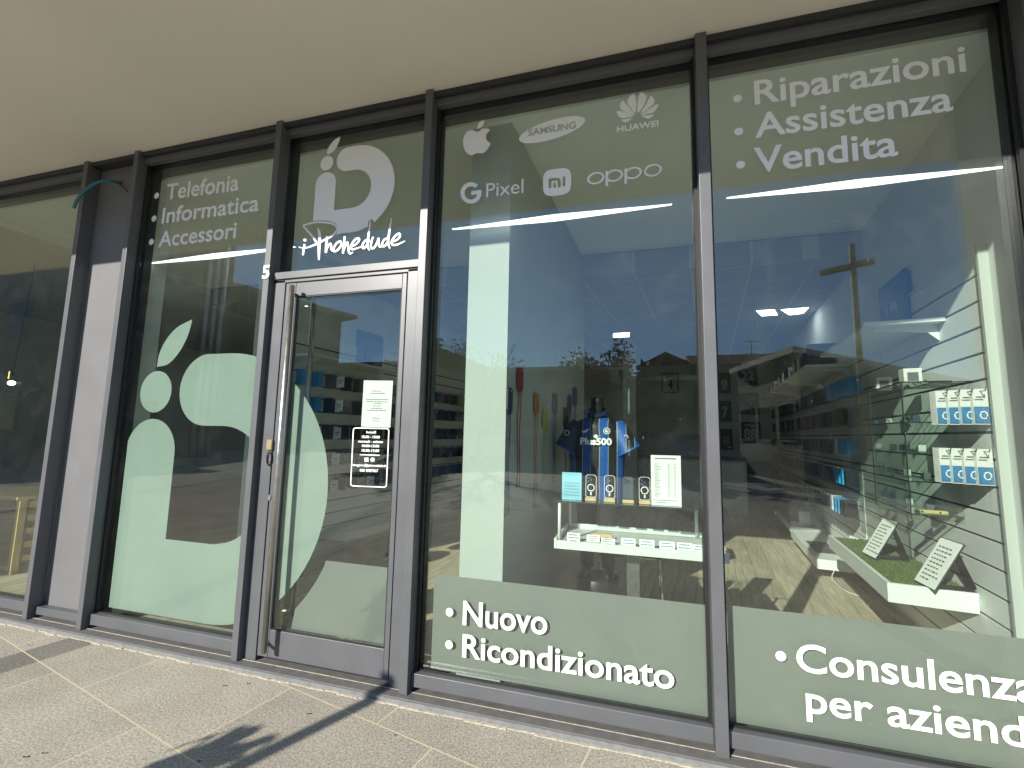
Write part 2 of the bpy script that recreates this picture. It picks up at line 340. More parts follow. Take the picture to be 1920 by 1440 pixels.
# ------------------------------------------------------------------ flat shapes and writing
def crom(pts, k=5, closed=True):
    n = len(pts); out = []
    rng = range(n) if closed else range(n - 1)
    g = (lambda i: pts[i % n]) if closed else (lambda i: pts[max(0, min(n - 1, i))])
    for i in rng:
        p0, p1, p2, p3 = g(i - 1), g(i), g(i + 1), g(i + 2)
        for j in range(k):
            t = j / k
            out.append(tuple(.5 * (2 * b + (c - a) * t + (2 * a - 5 * b + 4 * c - d) * t * t + (3 * b - a - 3 * c + d) * t ** 3) for a, b, c, d in zip(p0, p1, p2, p3)))
    if not closed: out.append(pts[-1])
    return out
def fill(loops):                         # even-odd fill of 2D loops -> verts, faces
    cu = bpy.data.curves.new('shape', 'CURVE'); cu.dimensions = '2D'; cu.fill_mode = 'BOTH'
    for lp in loops:
        sp = cu.splines.new('POLY'); sp.points.add(len(lp) - 1); sp.use_cyclic_u = True
        for p, q in zip(sp.points, lp): p.co = (q[0], q[1], 0, 1)
    o = bpy.data.objects.new('shape', cu); me = bpy.data.meshes.new_from_object(o)
    r_ = ([(v.co.x, v.co.y) for v in me.vertices], [tuple(p.vertices) for p in me.polygons])
    bpy.data.objects.remove(o); bpy.data.curves.remove(cu); bpy.data.meshes.remove(me); return r_
def text2d(body, off=.018, sx=1.0):
    cu = bpy.data.curves.new('text', 'FONT'); cu.body = body; cu.size = 1; cu.offset = off; cu.space_character = sx; cu.resolution_u = 4
    o = bpy.data.objects.new('text', cu); me = bpy.data.meshes.new_from_object(o)
    r_ = ([(v.co.x, v.co.y) for v in me.vertices], [tuple(p.vertices) for p in me.polygons])
    bpy.data.objects.remove(o); bpy.data.curves.remove(cu); bpy.data.meshes.remove(me); return r_
CAPH = max(y for x, y in text2d('H', 0)[0])
def loops_of(vs, fs):                    # outline loops of a flat mesh
    from collections import Counter
    key = lambda i: (round(vs[i][0], 5), round(vs[i][1], 5))
    c = Counter()
    for f in fs:
        for a, b in zip(f, f[1:] + f[:1]): c[(key(a), key(b))] += 1
    nxt = {a: b for (a, b) in c if (b, a) not in c}
    out = []
    while nxt:
        a, b = next(iter(nxt.items())); lp = []; cur = a
        while cur in nxt: n_ = nxt.pop(cur); lp.append(cur); cur = n_
        if len(lp) > 2: out.append(lp)
    return out
def fit2d(t, x0, x1, z0, cap, ref=None):  # scale to x0..x1 with baseline z0 and capital height
    vs, fs = t; rv = ref[0] if ref else vs
    a = min(v[0] for v in rv); b = max(v[0] for v in rv)
    k = (x1 - x0) / (b - a); kz = cap / CAPH
    return [(x0 + (x - a) * k, z0 + y * kz) for x, y in vs], fs
def on_glass(mb, t, y):                  # 2D (x, z) onto a plane y = const
    vs, fs = t; return mb.merge([Vector((x, y, z)) for x, z in vs], fs)
def px_loops(loops, f, y):               # picture outline -> loops on the pane itself
    out = []
    for lp in loops:
        l2 = []
        for p in lp:
            q = at(*f(*p), 1, y); l2.append((q.x, q.z))
        out.append(l2)
    return out
def crop(ox, oy, k): return lambda x, y: (ox + x * k, oy + y * k)
def word(body, bl, br, tl, y, off=.03, ref=None, rot=True):
    a = at(*bl, 1, y); b = at(*br, 1, y); c = at(*tl, 1, y)
    t = fit2d(text2d(body, off), a.x, b.x, a.z, c.z - a.z, text2d(ref, off) if ref else None)
    sl = (b.z - a.z) / (b.x - a.x) * .85 if rot else 0
    return [(x, z + (x - a.x) * sl) for x, z in t[0]], t[1]
def disc(c, r, n=20): return [(c[0] + r * cos(2 * pi * i / n), c[1] + r * sin(2 * pi * i / n)) for i in range(n)]
def ribbon(pts, w, w0=.5, w1=.5, k=6):   # tapered pen stroke
    p = crom(pts, k, False); n = len(p); L_, R_ = [], []
    for i, q in enumerate(p):
        a = p[max(i - 1, 0)]; b = p[min(i + 1, n - 1)]; d = (b[0] - a[0], b[1] - a[1]); l = math.hypot(*d) or 1
        t = i / (n - 1); ww = w * (w0 + (1 - w0) * min(1, t * 4) if t < .5 else w1 + (1 - w1) * min(1, (1 - t) * 4)) / 2
        L_.append((q[0] - d[1] / l * ww, q[1] + d[0] / l * ww)); R_.append((q[0] + d[1] / l * ww, q[1] - d[0] / l * ww))
    return L_, R_

# ================================================================== SETTING
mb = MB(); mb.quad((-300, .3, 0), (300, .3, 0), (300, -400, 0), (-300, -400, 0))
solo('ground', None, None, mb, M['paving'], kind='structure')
mb = MB(); mb.ubox(-10, 2.6, -.6, 12, -.1, .03)
# keep the shop floor behind the glass line
bmesh.ops.bisect_plane(mb.b, geom=mb.b.verts[:] + mb.b.edges[:] + mb.b.faces[:], plane_co=(0, .32, 0), plane_no=(0, -1, 0), clear_outer=True)
bmesh.ops.holes_fill(mb.b, edges=[e for e in mb.b.edges if e.is_boundary])
solo('floor', None, None, mb, M['floor'], kind='structure')

# ================================================================== THE SHOP BUILDING
shop = thing('shop_building', 'shop building with dark grey framed glass front under a beige overhanging soffit', 'shop', (-1, 0, 0))
MULL = [(-4.5005, -4.4498), (-3.915, -3.8655), (-2.501, -2.4516), (-1.305, -1.2526), (.338, .396), (1.747, 1.80)]
# overhang and masses
mb = MB(); mb.box(-22, 16, -1.5, 12.5, ZT, 7.5); part('soffit', shop, mb, M['soffit'])
mb = MB(); mb.box(-22, -6.2, .02, .3, 0, ZT); part('facade_wall', shop, mb, M['render'])
mb = MB(); mb.box(1.85, 16, .09, .3, 0, ZT); part('facade_wall', shop, mb, M['render'])
# sill
mb = MB(); mb.box(-6.2, 1.85, -.03, .32, -.05, .03); part('sill', shop, mb, M['sill'], bevel=.003)
mb = MB(); mb.box(-6.2, 1.85, -.042, -.031, -.05, .026); part('sill_edge', shop, mb, M['sill_edge'])
mb = MB()
x = -6.2
while x < 1.85:
    d = random.uniform(.05, .13); w_ = random.uniform(.006, .02); mb.box(x, x + d * .995, -.043 - w_, -.043, -.04, .003 + random.uniform(0, .003)); x += d
part('grout_joint', shop, mb, M['grout'])
mb = MB(); mb.box(-6.2, 1.85, .034, .0375, .031, .0335); part('threshold_strip', shop, mb, M['grout'])
# mullions
for i, (a, b) in enumerate(MULL):
    mb = MB(); mb.box(a, b, 0, .095, .031, ZT - .002); part('mullion', shop, mb, M['frame'], bevel=.003)
    mb = MB(); mb.box(a - .012, b + .012, .126, .185, .031, 3.62); part('mullion_inside', shop, mb, M['frame_dark'])
# head
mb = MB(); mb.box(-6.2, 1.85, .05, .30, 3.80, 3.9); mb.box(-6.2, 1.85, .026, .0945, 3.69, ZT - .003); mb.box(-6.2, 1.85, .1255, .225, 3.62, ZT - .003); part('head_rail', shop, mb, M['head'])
BAYS = [(-6.15, -4.5005), (-3.8655, -2.501), (-2.4516, -1.305), (-1.2526, .338), (.396, 1.747)]
def rail(x0, x1, z0, z1, y0=.045, y1=.0945, name='rail'):
    mb = MB(); mb.box(x0 + .001, x1 - .001, y0, y1, z0, z1); return part(name, shop, mb, M['frame'], bevel=.003)
panes = []
for i, (a, b) in enumerate(BAYS):
    rail(a, b, 3.64, 3.69, .05, .094, 'top_rail')
    if i == 2: continue
    rail(a, b, .055, .128, .045, .094, 'bottom_rail')
    for x0, x1 in ((a, a + .018), (b - .018, b)):
        mb = MB(); mb.box(x0, x1, .075, .0955, .129, 3.639); part('rubber_seal', shop, mb, M['seal'])
    mb = MB(); mb.box(a + .01, b - .01, .082, .0957, .122, .136); part('rubber_seal', shop, mb, M['seal'])
def pane(x0, x1, z0, z1, label, y=YG):
    mb = MB(); mb.box(x0, x1, y, y + .024, z0, z1); return part('window_pane', shop, mb, M['glass'], label)
p1 = pane(-6.15, -4.50, .12, 3.65, 'plain pane of the dark unit next door')
p2 = pane(-3.87, -2.50, .12, 3.65, 'pane with the big mint emblem and Telefonia lettering')
p3 = pane(-1.26, .34, .12, 3.65, 'pane with six phone maker emblems along its top')
p4 = pane(.39, 1.75, .12, 3.65, 'pane with Riparazioni Assistenza Vendita lettering')
pt = pane(-2.455, -1.30, 2.595, 3.65, 'fanlight above the door with the white shop emblem')
# infill panel between the units
mb = MB(); mb.box(-4.449, -3.916, .10, .16, .03, 3.69); part('infill_panel', shop, mb, M['panel'])
mb = MB(); mb.box(-4.449, -3.916, .045, .099, .055, .11); part('bottom_rail', shop, mb, M['frame'], bevel=.003)
# house number
mb = MB(); q = word('5', (491, 522), (504, 522), (491, 499), -.006, .03, rot=False)
on_glass(mb, q, -.006); on_glass(mb, q, -.002); part('house_number', shop, mb, M['vinyl'])

# ---- room shell
mb = MB(); mb.ubox(1.80, 2.3, -.07, 12, 0, 3.7); part('side_wall', shop, mb, M['wall'])
mb = MB(); mb.ubox(-4.02, -3.87, .70, 12, 0, 3.7); mb.box(-4.40, -3.93, .17, .36, 0, 3.7); part('party_wall', shop, mb, M['wall_grey'])
mb = MB(); mb.ubox(-11, 2.2, 9.6, 9.8, 0, 3.7); part('back_wall', shop, mb, M['wall_deep'])
mb = MB(); mb.box(-6.2, 2.2, .226, 2.62, 3.60, 3.70); part('ceiling', shop, mb, M['ceil'])
mb = MB(); mb.box(-6.2, 3.2, 2.63, 12.0, 3.35, 3.60); part('tile_ceiling', shop, mb, M['tiles'])
mb = MB(); mb.box(-11, -6.2, .3, 12, 3.5, 3.7); mb.box(-11.2, -11, .3, 12, 0, 3.7); part('neighbour_room', shop, mb, M['wall_grey'])
pts = [(-1.07, .27), (-.79, .27), (-.58, 2.76), (-.86, 2.78)]
mb = MB(); mb.prism([Vector((x, y, .03)) for x, y in pts], (0, 0, 3.57)); part('pillar', shop, mb, M['pillar'], 'white pillar with a sunlit front beside the door')
c0 = at_v(1168, 700, 7.0); c1 = at_v(1192, 700, 7.0)
mb = MB(); mb.ubox(c0[0], c1[0], 7.0, 7.25, .03, 3.35); part('pillar', shop, mb, M['pillar'], 'slim white pillar deep in the room behind the mannequin')

# ---- door
door = MB(); YD = .05
xl, xr, xi0, xi1 = -2.345, -1.405, -2.262, -1.437
mb = MB(); mb.box(-2.4506, -2.352, .047, .095, .031, 2.535); mb.box(-1.398, -1.3055, .047, .095, .031, 2.535); mb.box(-2.4506, -1.3055, .047, .095, 2.515, 2.536); part('door_frame', shop, mb, M['frame'], bevel=.003)
mb = MB(); mb.box(-2.4506, -1.3055, .036, .094, 2.540, 2.592); part('transom_bar', shop, mb, M['frame'], bevel=.003)
mb = MB()
mb.box(xl, xi0, YD, .094, .062, 2.51); mb.box(xi1, xr, YD, .094, .062, 2.51); mb.box(xi0 + .0005, xi1 - .0005, YD + .001, .094, 2.412, 2.509); mb.box(xi0 + .0005, xi1 - .0005, YD + .001, .094, .063, .228)
dr = part('door', shop, mb, M['frame'], 'dark framed glass door with a full height steel bar', bevel=.003)
mb = MB(); mb.box(xl - .007, xr + .007, .096, .12, .03, .062); mb.box(xl - .006, xl - .001, .06, .094, .062, 2.512); mb.box(xr + .001, xr + .006, .06, .094, .062, 2.512); part('rubber_seal', shop, mb, M['seal'])
mb = MB(); mb.box(xi0 - .01, xi1 + .01, .062, .086, .22, 2.42); part('door_glass', dr, mb, M['glass'])
mb = MB(); mb.box(xi0, xi1, .0535, .0615, .228, .236); mb.box(xi0, xi1, .0535, .0615, 2.404, 2.412); mb.box(xi1 - .007, xi1, .0535, .0615, .236, 2.404); mb.box(xi0, xi0 + .007, .0535, .0615, .236, 2.404); part('rubber_seal', dr, mb, M['seal'])
mb = MB(); hx = -2.228; mb.tube([(hx, -.02, .125), (hx, -.02, 2.465)], .0175, 14)
for z in (.15, 2.43): mb.tube([(hx, -.02, z), (hx - .05, .049, z)], .011, 10); mb.tube([(hx - .05, .044, z), (hx - .05, .0495, z)], .02, 14)
part('door_handle', dr, mb, M['steel'])
mb = MB(); mb.tube([(hx + .06, .13, .3), (hx + .06, .13, 2.38)], .0175, 12)
for z in (.33, 2.35): mb.tube([(hx + .06, .13, z), (hx + .01, .094, z)], .011, 10)
part('inside_handle', dr, mb, M['steel'])
q = at(506, 932, 1, YD); mb = MB(); mb.prism([Vector((q.x + .011 * cos(t), YD - .006, q.z + .016 * sin(t) * (1.4 if sin(t) < 0 else 1))) for t in [2 * pi * i / 14 for i in range(14)]], (0, .0058, 0)); part('lock_cylinder', dr, mb, M['steel'])
q = at(502, 833, 1, .02); mb = MB(); mb.box(q.x - .02, q.x + .02, .03, .0465, q.z - .035, q.z + .03); part('door_contact', shop, mb, M['brass'])
q = at(500, 860, 1, .02); mb = MB(); mb.tube([(q.x + .018 * cos(t), .04, q.z + .045 * sin(t)) for t in [2 * pi * i / 20 for i in range(21)]], .004, 6); part('key_loop', shop, mb, M['dark'])

# ---- films and writing on the glass
def sub(name, parent, t, y, m, label=None):
    mb = MB(); on_glass(mb, t, y)
    bmesh.ops.remove_doubles(mb.b, verts=mb.b.verts[:], dist=1e-6)
    return part(name, parent, mb, m, label, bevel=-1)
YF, YT = YG + .0255, YG - .0012
def rect(x0, x1, z0, z1): return [(x0, z0), (x1, z0), (x1, z1), (x0, z1)], [(0, 1, 2, 3)]
sub('frosted_film', p3, rect(-1.17, .325, .13, .657), YF, M['film'])
sub('frosted_film', p4, rect(.425, 1.73, .13, .668), YF, M['film'])
# the big emblem runs over the pane and on to the door
def emblem(fx, fz, s):                   # loops of the leaf, dot, stem and bowl
    T = lambda p: (fx(p[0]), fz(p[1]))
    leaf = crom([(-3.583, 1.959), (-3.575, 2.06), (-3.52, 2.17), (-3.42, 2.265), (-3.272, 2.322)], 5, False) + crom([(-3.272, 2.322), (-3.30, 2.20), (-3.37, 2.07), (-3.47, 1.98), (-3.583, 1.959)], 5, False)[1:-1]
    dot = disc((-3.568, 1.766), .161, 36)
    stem = [(-3.312, .155 + .53), (-3.312, 1.30)] + [(-3.562 + .25 * cos(t), 1.305 + .252 * sin(t)) for t in [pi * i / 16 for i in range(1, 16)]] + [(-3.812, 1.30), (-3.812, .155)]
    bowl = [(-2.87 + .945 * cos(t), 1.10 + .945 * sin(t)) for t in [-pi / 2 + pi * i / 40 for i in range(41)]] + [(-3.06, 2.045)] + [(-3.06 + .265 * cos(t), 1.78 + .268 * sin(t)) for t in [pi / 2 + pi * i / 20 for i in range(1, 20)]] + [(-3.06, 1.512), (-2.87, 1.512)] + [(-2.87 + .412 * cos(t), 1.10 + .412 * sin(t)) for t in [pi / 2 - pi * i / 24 for i in range(1, 25)]]
    d = stem[:1] and ([(-3.812, .155)] + bowl[:-1] + [(-2.87, .685)] + stem[:-1])
    return [[T(p) for p in l] for l in (leaf, dot, d)]
big = emblem(lambda x: x, lambda z: z, 1)
def clip(t, x0, x1, z0, z1):
    b = bmesh.new(); v = [b.verts.new((x, z, 0)) for x, z in t[0]]
    for f in t[1]: b.faces.new([v[i] for i in f])
    for co, no in (((x0, 0, 0), (-1, 0, 0)), ((x1, 0, 0), (1, 0, 0)), ((0, z0, 0), (0, -1, 0)), ((0, z1, 0), (0, 1, 0))):
        bmesh.ops.bisect_plane(b, geom=b.verts[:] + b.edges[:] + b.faces[:], plane_co=co, plane_no=no, clear_outer=True)
    b.verts.index_update(); r_ = ([(v.co.x, v.co.y) for v in b.verts], [tuple(v.index for v in f.verts) for f in b.faces]); b.free(); return r_
bigf = fill(big)
sub('emblem_film', p2, clip(bigf, -3.80, -2.515, .135, 2.5), YF, M['mint'], 'mint part of the emblem, leaf, dot and stem')
sub('emblem_film', dr, clip(bigf, xi0, xi1, .235, 2.5), .0875, M['mint'], 'mint curve of the emblem on the door')
# frosted foot of the door, cut back round the emblem's curve
gap = [(-2.87 + 1.06 * cos(t), 1.10 + 1.06 * sin(t)) for t in [-.95 + .5 * i / 14 for i in range(15)]]
gap = [p for p in gap if p[1] < .675]
lp = [(xi0 + .13, .235)] + [p for p in gap if p[0] > xi0 + .13 and p[1] > .235] + [(gap[-1][0] + .01, .675), (xi1, .675), (xi1, .235)]
sub('frosted_film', dr, fill([lp]), .0875, M['film'])
# white emblem in the fanlight
xa = at(587, 414, 1, YG).x; xb = at(739.9, 341.5, 1, YG).x; sc = (xb - xa) / (3.812 - 1.925); zd = at(613, 306, 1, YG).z
sm = emblem(lambda x: xa + (x + 3.812) * sc, lambda z: zd + (z - 1.766) * sc, sc)
f4 = crop(470, 150, .257)
cut = px_loops([[(455, 1028), (520, 1024), (580, 1030), (622, 1048), (642, 1078), (636, 1105), (622, 1130)]], f4, YG)[0]
rt_ = px_loops([[(855, 1072), (858, 1035), (878, 1012), (898, 1026), (903, 1040)]], f4, YG)[0]
cx0, cz0, rr0 = xa + (-2.87 + 3.812) * sc, zd + (1.10 - 1.766) * sc, .945 * sc
bot = [(cx0 + rr0 * cos(t), cz0 + rr0 * sin(t)) for t in [-1.72 + .075 * i for i in range(60)]]
lo = [p for p in bot if cut[-1][0] < p[0] < rt_[0][0] and p[1] < cz0]; hi = [p for p in sm[2] if False]
full = sm[2]; k0 = min(range(len(full)), key=lambda i: math.dist(full[i], rt_[-1]) if full[i][1] < cz0 else 9)
sm[2] = cut + lo + rt_ + full[k0 + 1:]
sub('emblem', pt, fill(sm), YT, M['vinyl'], 'small white emblem above the script')
fz = crop(560, 400, .109375)
strokes = [([(0, 575), (60, 594), (150, 588), (300, 530), (450, 455), (570, 390), (640, 320), (668, 265), (640, 215), (560, 175), (400, 155), (250, 162), (75, 212)], 32, .3, .8),
    ([(75, 212), (160, 310), (250, 410), (330, 540)], 34, .6, 1.2), ([(325, 250), (355, 330), (362, 450), (352, 600), (350, 800)], 48, .15, .6), ([(105, 530), (90, 620), (76, 720)], 34, 1, .9),
    ([(490, 395), (478, 540), (470, 680)], 40, .8, 1), ([(475, 650), (505, 570), (545, 520), (562, 560), (565, 620), (590, 655)], 34, .8, .5),
    ([(722, 480), (660, 510), (610, 590), (610, 650), (660, 640), (725, 570), (735, 510), (715, 478)], 34, 1, 1), ([(793, 395), (780, 540), (762, 690)], 36, .8, 1),
    ([(770, 660), (805, 560), (842, 500), (852, 560), (865, 660), (890, 695), (938, 668)], 34, .8, .4), ([(905, 575), (985, 535), (1040, 470), (1030, 432), (965, 460), (905, 560), (915, 620), (985, 608), (1090, 572)], 34, .8, .5),
    ([(1205, 440), (1130, 490), (1095, 570), (1120, 602), (1175, 550), (1215, 450)], 34, 1, 1), ([(1240, 110), (1212, 300), (1192, 480), (1190, 570), (1216, 640)], 34, .3, .5),
    ([(1282, 405), (1248, 520), (1250, 600), (1300, 590), (1350, 510), (1378, 425)], 34, .8, 1), ([(1378, 425), (1375, 520), (1400, 578), (1455, 545)], 32, .8, .8),
    ([(1540, 425), (1470, 460), (1435, 540), (1465, 572), (1520, 520), (1545, 440)], 34, 1, 1), ([(1597, 85), (1560, 320), (1540, 500), (1570, 608)], 36, .3, .5),
    ([(1605, 495), (1690, 460), (1742, 400), (1728, 352), (1665, 390), (1605, 480), (1610, 540), (1680, 545), (1765, 510), (1828, 478)], 34, .8, .4)]
mb = MB()
for i, (pts, w_, a, b) in enumerate(strokes):
    L_, R_ = ribbon(pts, w_, a, b)
    L_, R_ = [[at(*fz(*p), 1, YG) for p in s_] for s_ in (L_, R_)]
    y = YT - .0006 - .0002 * i
    for l in (L_, R_):
        for p in l: p.y = y
    vs = L_ + R_; n = len(L_); mb.merge(vs, [(k, k + 1, n + k + 1, n + k) for k in range(n - 1)])
d_ = [at(*fz(*p), 1, YG) for p in disc((115, 460), 27, 16)]
for p in d_: p.y = YT - .004
mb.merge(d_, [tuple(range(16))])
part('script_lettering', pt, mb, M['vinyl'], 'white handwritten shop name with long strokes')
# lists of services
def bullet(px, py, d): q = at(px, py, 1, YG); e = at(px + d / 2, py, 1, YG); return fill([disc((q.x, q.z), e.x - q.x, 20)])
def line(parent, body, bl, br, tl, bu, d, ref=None):
    t = word(body, bl, br, tl, YG, .015, ref); b = bullet(*bu, d) if bu else ([], [])
    n = len(t[0]); sub('lettering', parent, (t[0] + b[0], t[1] + [tuple(i + n for i in f) for f in b[1]]), YT, M['vinyl'], 'white lettering reading ' + body)
line(p2, 'Telefonia', (311, 374.6), (447, 357), (309, 347), (294, 367), 9)
line(p2, 'Informatica', (303, 419), (485, 395), (304, 391), (289, 410), 9)
line(p2, 'Accessori', (296.5, 463.4), (442, 446), (294, 436), (284, 453.7), 9)
line(p4, 'Riparazioni', (1415, 196), (1812.7, 133), (1413, 153), (1382.7, 185), 17)
line(p4, 'Assistenza', (1416, 258), (1787.7, 206.7), (1415, 215), (1385, 246.7), 17)
line(p4, 'Vendita', (1415, 324), (1684, 290.7), (1413, 279), (1388.7, 309), 17)
line(p3, 'Nuovo', (867.5, 1170.6), (1026, 1189), (867.5, 1127), (843, 1147.7), 14)
line(p3, 'Ricondizionato', (866.5, 1231), (1264.5, 1291.5), (866, 1189), (842, 1208.7), 14)
def clipx(t, x1): return clip(t, -9, x1, 0, 4)
for body, bl, br, tl, bu, ref in (('Consulenza', (1494, 1257), (1907, 1313), (1497, 1207), (1464, 1230), 'Consulenz'), ('per aziende', (1512, 1334), (1928, 1402), (1512, 1284), None, 'per aziend')):
    t = word(body, bl, br, tl, YG, .015, ref, rot=True); t = clipx(t, 1.73); b = bullet(*bu, 20) if bu else ([], []); n = len(t[0])
    sub('lettering', p4, (t[0] + b[0], t[1] + [tuple(i + n for i in f) for f in b[1]]), YT, M['vinyl'], 'white lettering reading ' + body)
# maker emblems
f7 = crop(800, 130, .28466)
def mark(loops, f, label, smooth=True, name='maker_emblem'):
    lp = px_loops([crom(l, 5) if smooth else l for l in loops], f, YG); return sub(name, p3, fill(lp), YT, M['vinyl'], label)
mark([[(330, 412), (300, 402), (268, 412), (248, 440), (240, 480), (248, 525), (268, 555), (295, 568), (318, 558), (340, 552), (362, 555), (385, 545), (405, 520), (420, 490), (402, 475), (392, 452), (396, 425), (417, 400), (395, 390), (370, 392), (348, 407)],
      [(333, 392), (337, 368), (352, 347), (378, 335), (376, 360), (358, 382)]], f7, 'white bitten apple emblem with a leaf')
th_ = math.atan2(242 - 222.5, 1097.5 - 1035)
el = [(1035.2 + 64.7 * cos(t) * cos(th_) + 17.5 * sin(t) * sin(th_), 243.2 - 64.7 * cos(t) * sin(th_) + 17.5 * sin(t) * cos(th_)) for t in [2 * pi * i / 48 for i in range(48)]]
el = px_loops([el], lambda x, y: (x, y), YG)
tx = word('SAMSUNG', (990.2, 255.2), (1080.0, 240.2), (990.7, 243.4), YG, .035)
sub('maker_emblem', p3, fill(el + loops_of(*tx)), YT, M['vinyl'], 'white slanted ellipse with SAMSUNG cut out')
fh = crop(1140, 160, .06944)
mark([[(740, 745), (772, 500), (755, 370), (710, 240), (600, 290), (530, 400), (545, 500), (640, 650)], [(805, 745), (800, 500), (820, 350), (865, 205), (950, 210), (1030, 300), (1020, 420), (930, 600)],
      [(870, 770), (980, 600), (1100, 380), (1165, 285), (1240, 370), (1250, 460), (1150, 580)], [(890, 800), (1050, 680), (1330, 510), (1340, 570), (1270, 690), (1160, 755)],
      [(890, 825), (1060, 815), (1235, 785), (1180, 860), (1100, 900), (1010, 885)], [(715, 800), (620, 660), (500, 520), (400, 420), (330, 500), (320, 580), (370, 670), (520, 740)],
      [(680, 830), (560, 760), (400, 710), (245, 695), (250, 760), (300, 850), (390, 885), (530, 870)], [(660, 880), (540, 905), (350, 935), (400, 980), (470, 1000), (560, 960)]], fh, 'white fan of eight petals')
sub('lettering', p3, word('HUAWEI', (1156.7, 248.5), (1234.8, 236.7), (1157, 237.5), YG, .02), YT, M['vinyl'], 'white lettering reading HUAWEI')
fg = crop(850, 300, .21354)
def arc(cx, cy_, rx, ry, a0, a1, n=20): return [(cx + rx * cos(R(a0 + (a1 - a0) * i / n)), cy_ - ry * sin(R(a0 + (a1 - a0) * i / n))) for i in range(n + 1)]
mark([arc(155, 290, 92, 94, 48, 372, 40) + [(247, 262), (157, 275), (157, 308), (208, 302)] + arc(155, 290, 56, 58, 340, 48, 34)], fg, 'white ring letter G', smooth=False)
sub('lettering', p3, word('Pixel', (911.5, 370), (981.3, 361.5), (912, 344.4), YG, .0), YT, M['vinyl'], 'white lettering reading Pixel')
sq = [(1044.5 + 26.3 * math.copysign(abs(cos(t)) ** .55, cos(t)), 341.6 + 25 * math.copysign(abs(sin(t)) ** .55, sin(t)) - 3.2 * math.copysign(abs(cos(t)) ** .55, cos(t))) for t in [2 * pi * i / 40 for i in range(40)]]
def g2(pts): return [fg(*p) for p in pts]
mm = g2([(836, 165), (905, 155), (935, 162), (945, 185), (943, 238), (917, 241), (917, 195), (908, 182), (862, 187), (862, 247), (836, 250)])
m2_ = g2([(878, 200), (902, 197), (902, 242), (878, 245)]); m3_ = g2([(960, 147), (984, 143), (984, 231), (960, 234)])
sub('maker_emblem', p3, fill(px_loops([sq, mm, m2_, m3_], lambda x, y: (x, y), YG)), YT, M['vinyl'], 'white rounded square with mi cut out')
def ring(cx, cy_, rx, ry, w_, sl=-.16):
    o_ = [(cx + rx * cos(t), cy_ + ry * sin(t) + sl * rx * cos(t)) for t in [2 * pi * i / 32 for i in range(32)]]; i_ = [(cx + (rx - w_) * cos(t), cy_ + (ry - w_ * .8) * sin(t) + sl * (rx - w_) * cos(t)) for t in [2 * pi * i / 32 for i in range(32)]]
    return [o_, i_]
mb = MB()
for k, lps in enumerate([ring(1251, 160, 76, 53, 18), ring(1414, 138, 76, 53, 18), ring(1578, 115, 76, 53, 18), ring(1752, 92, 78, 55, 18), [[(1337, 100), (1360, 97), (1360, 230), (1337, 233)]], [[(1502, 78), (1525, 75), (1525, 209), (1502, 212)]]]):
    on_glass(mb, fill(px_loops(lps, fg, YG)), YT - .0003 * k)
part('lettering', p3, mb, M['vinyl'], 'white lettering reading oppo', bevel=-1)
# opening hours on the door
fo = crop(640, 780, .104167); YO = .0608
def rr(k):
    P = [(215 - k, 210 - k), (860 + k, 225 - k), (812 + k, 1286 + k), (163 - k, 1260 + k)]; out = []
    for i in range(4):
        p0, p1, p2 = P[i - 1], P[i], P[(i + 1) % 4]; rd = 55 + k
        for s_ in range(7):
            t = s_ / 6; a = [p1[j] + (p0[j] - p1[j]) * rd / math.dist(p0, p1) for j in (0, 1)]; b = [p1[j] + (p2[j] - p1[j]) * rd / math.dist(p1, p2) for j in (0, 1)]
            out.append(tuple(a[j] * (1 - t) ** 2 + 2 * p1[j] * t * (1 - t) + b[j] * t * t for j in (0, 1)))
    return out
mb = MB(); on_glass(mb, fill(px_loops([rr(6), rr(-12)], fo, YO)), YO)
for body, x0, x1, yb, hc in (('lunedì', 450, 622, 308, 38), ('15.00 - 19.00', 370, 692, 395, 44), ('martedì - sabato', 302, 750, 474, 40), ('10.00-13.00', 370, 680, 556, 44), ('15.00-19.00', 365, 680, 640, 44), ('bergamo@iphonedude.it', 205, 805, 898, 38), ('035 0787567', 330, 662, 1000, 44)):
    on_glass(mb, word(body, fo(x0, yb), fo(x1, yb + (x1 - x0) * .025), fo(x0, yb - hc), YO, .03), YO)
on_glass(mb, fill(px_loops([[(332, 690), (690, 698), (690, 714), (332, 704)]], fo, YO)), YO)
sqr = lambda x0, x1, y0, y1: [(x0, y0), (x1, y0), (x1, y1), (x0, y1)]
on_glass(mb, fill(px_loops([sqr(418, 486, 750, 822), sqr(430, 474, 763, 809), disc((452, 786), 17, 12), disc((452, 786), 9, 12)], fo, YO)), YO)
on_glass(mb, fill(px_loops([disc((562, 786), 36, 18), [(570, 765), (580, 765), (580, 773), (571, 776), (571, 785), (581, 785), (579, 795), (571, 795), (571, 815), (560, 815), (560, 795), (552, 795), (552, 785), (560, 785), (560, 774)]], fo, YO)), YO)
part('lettering', dr, mb, M['vinyl'], 'white framed list of opening hours', bevel=-1)

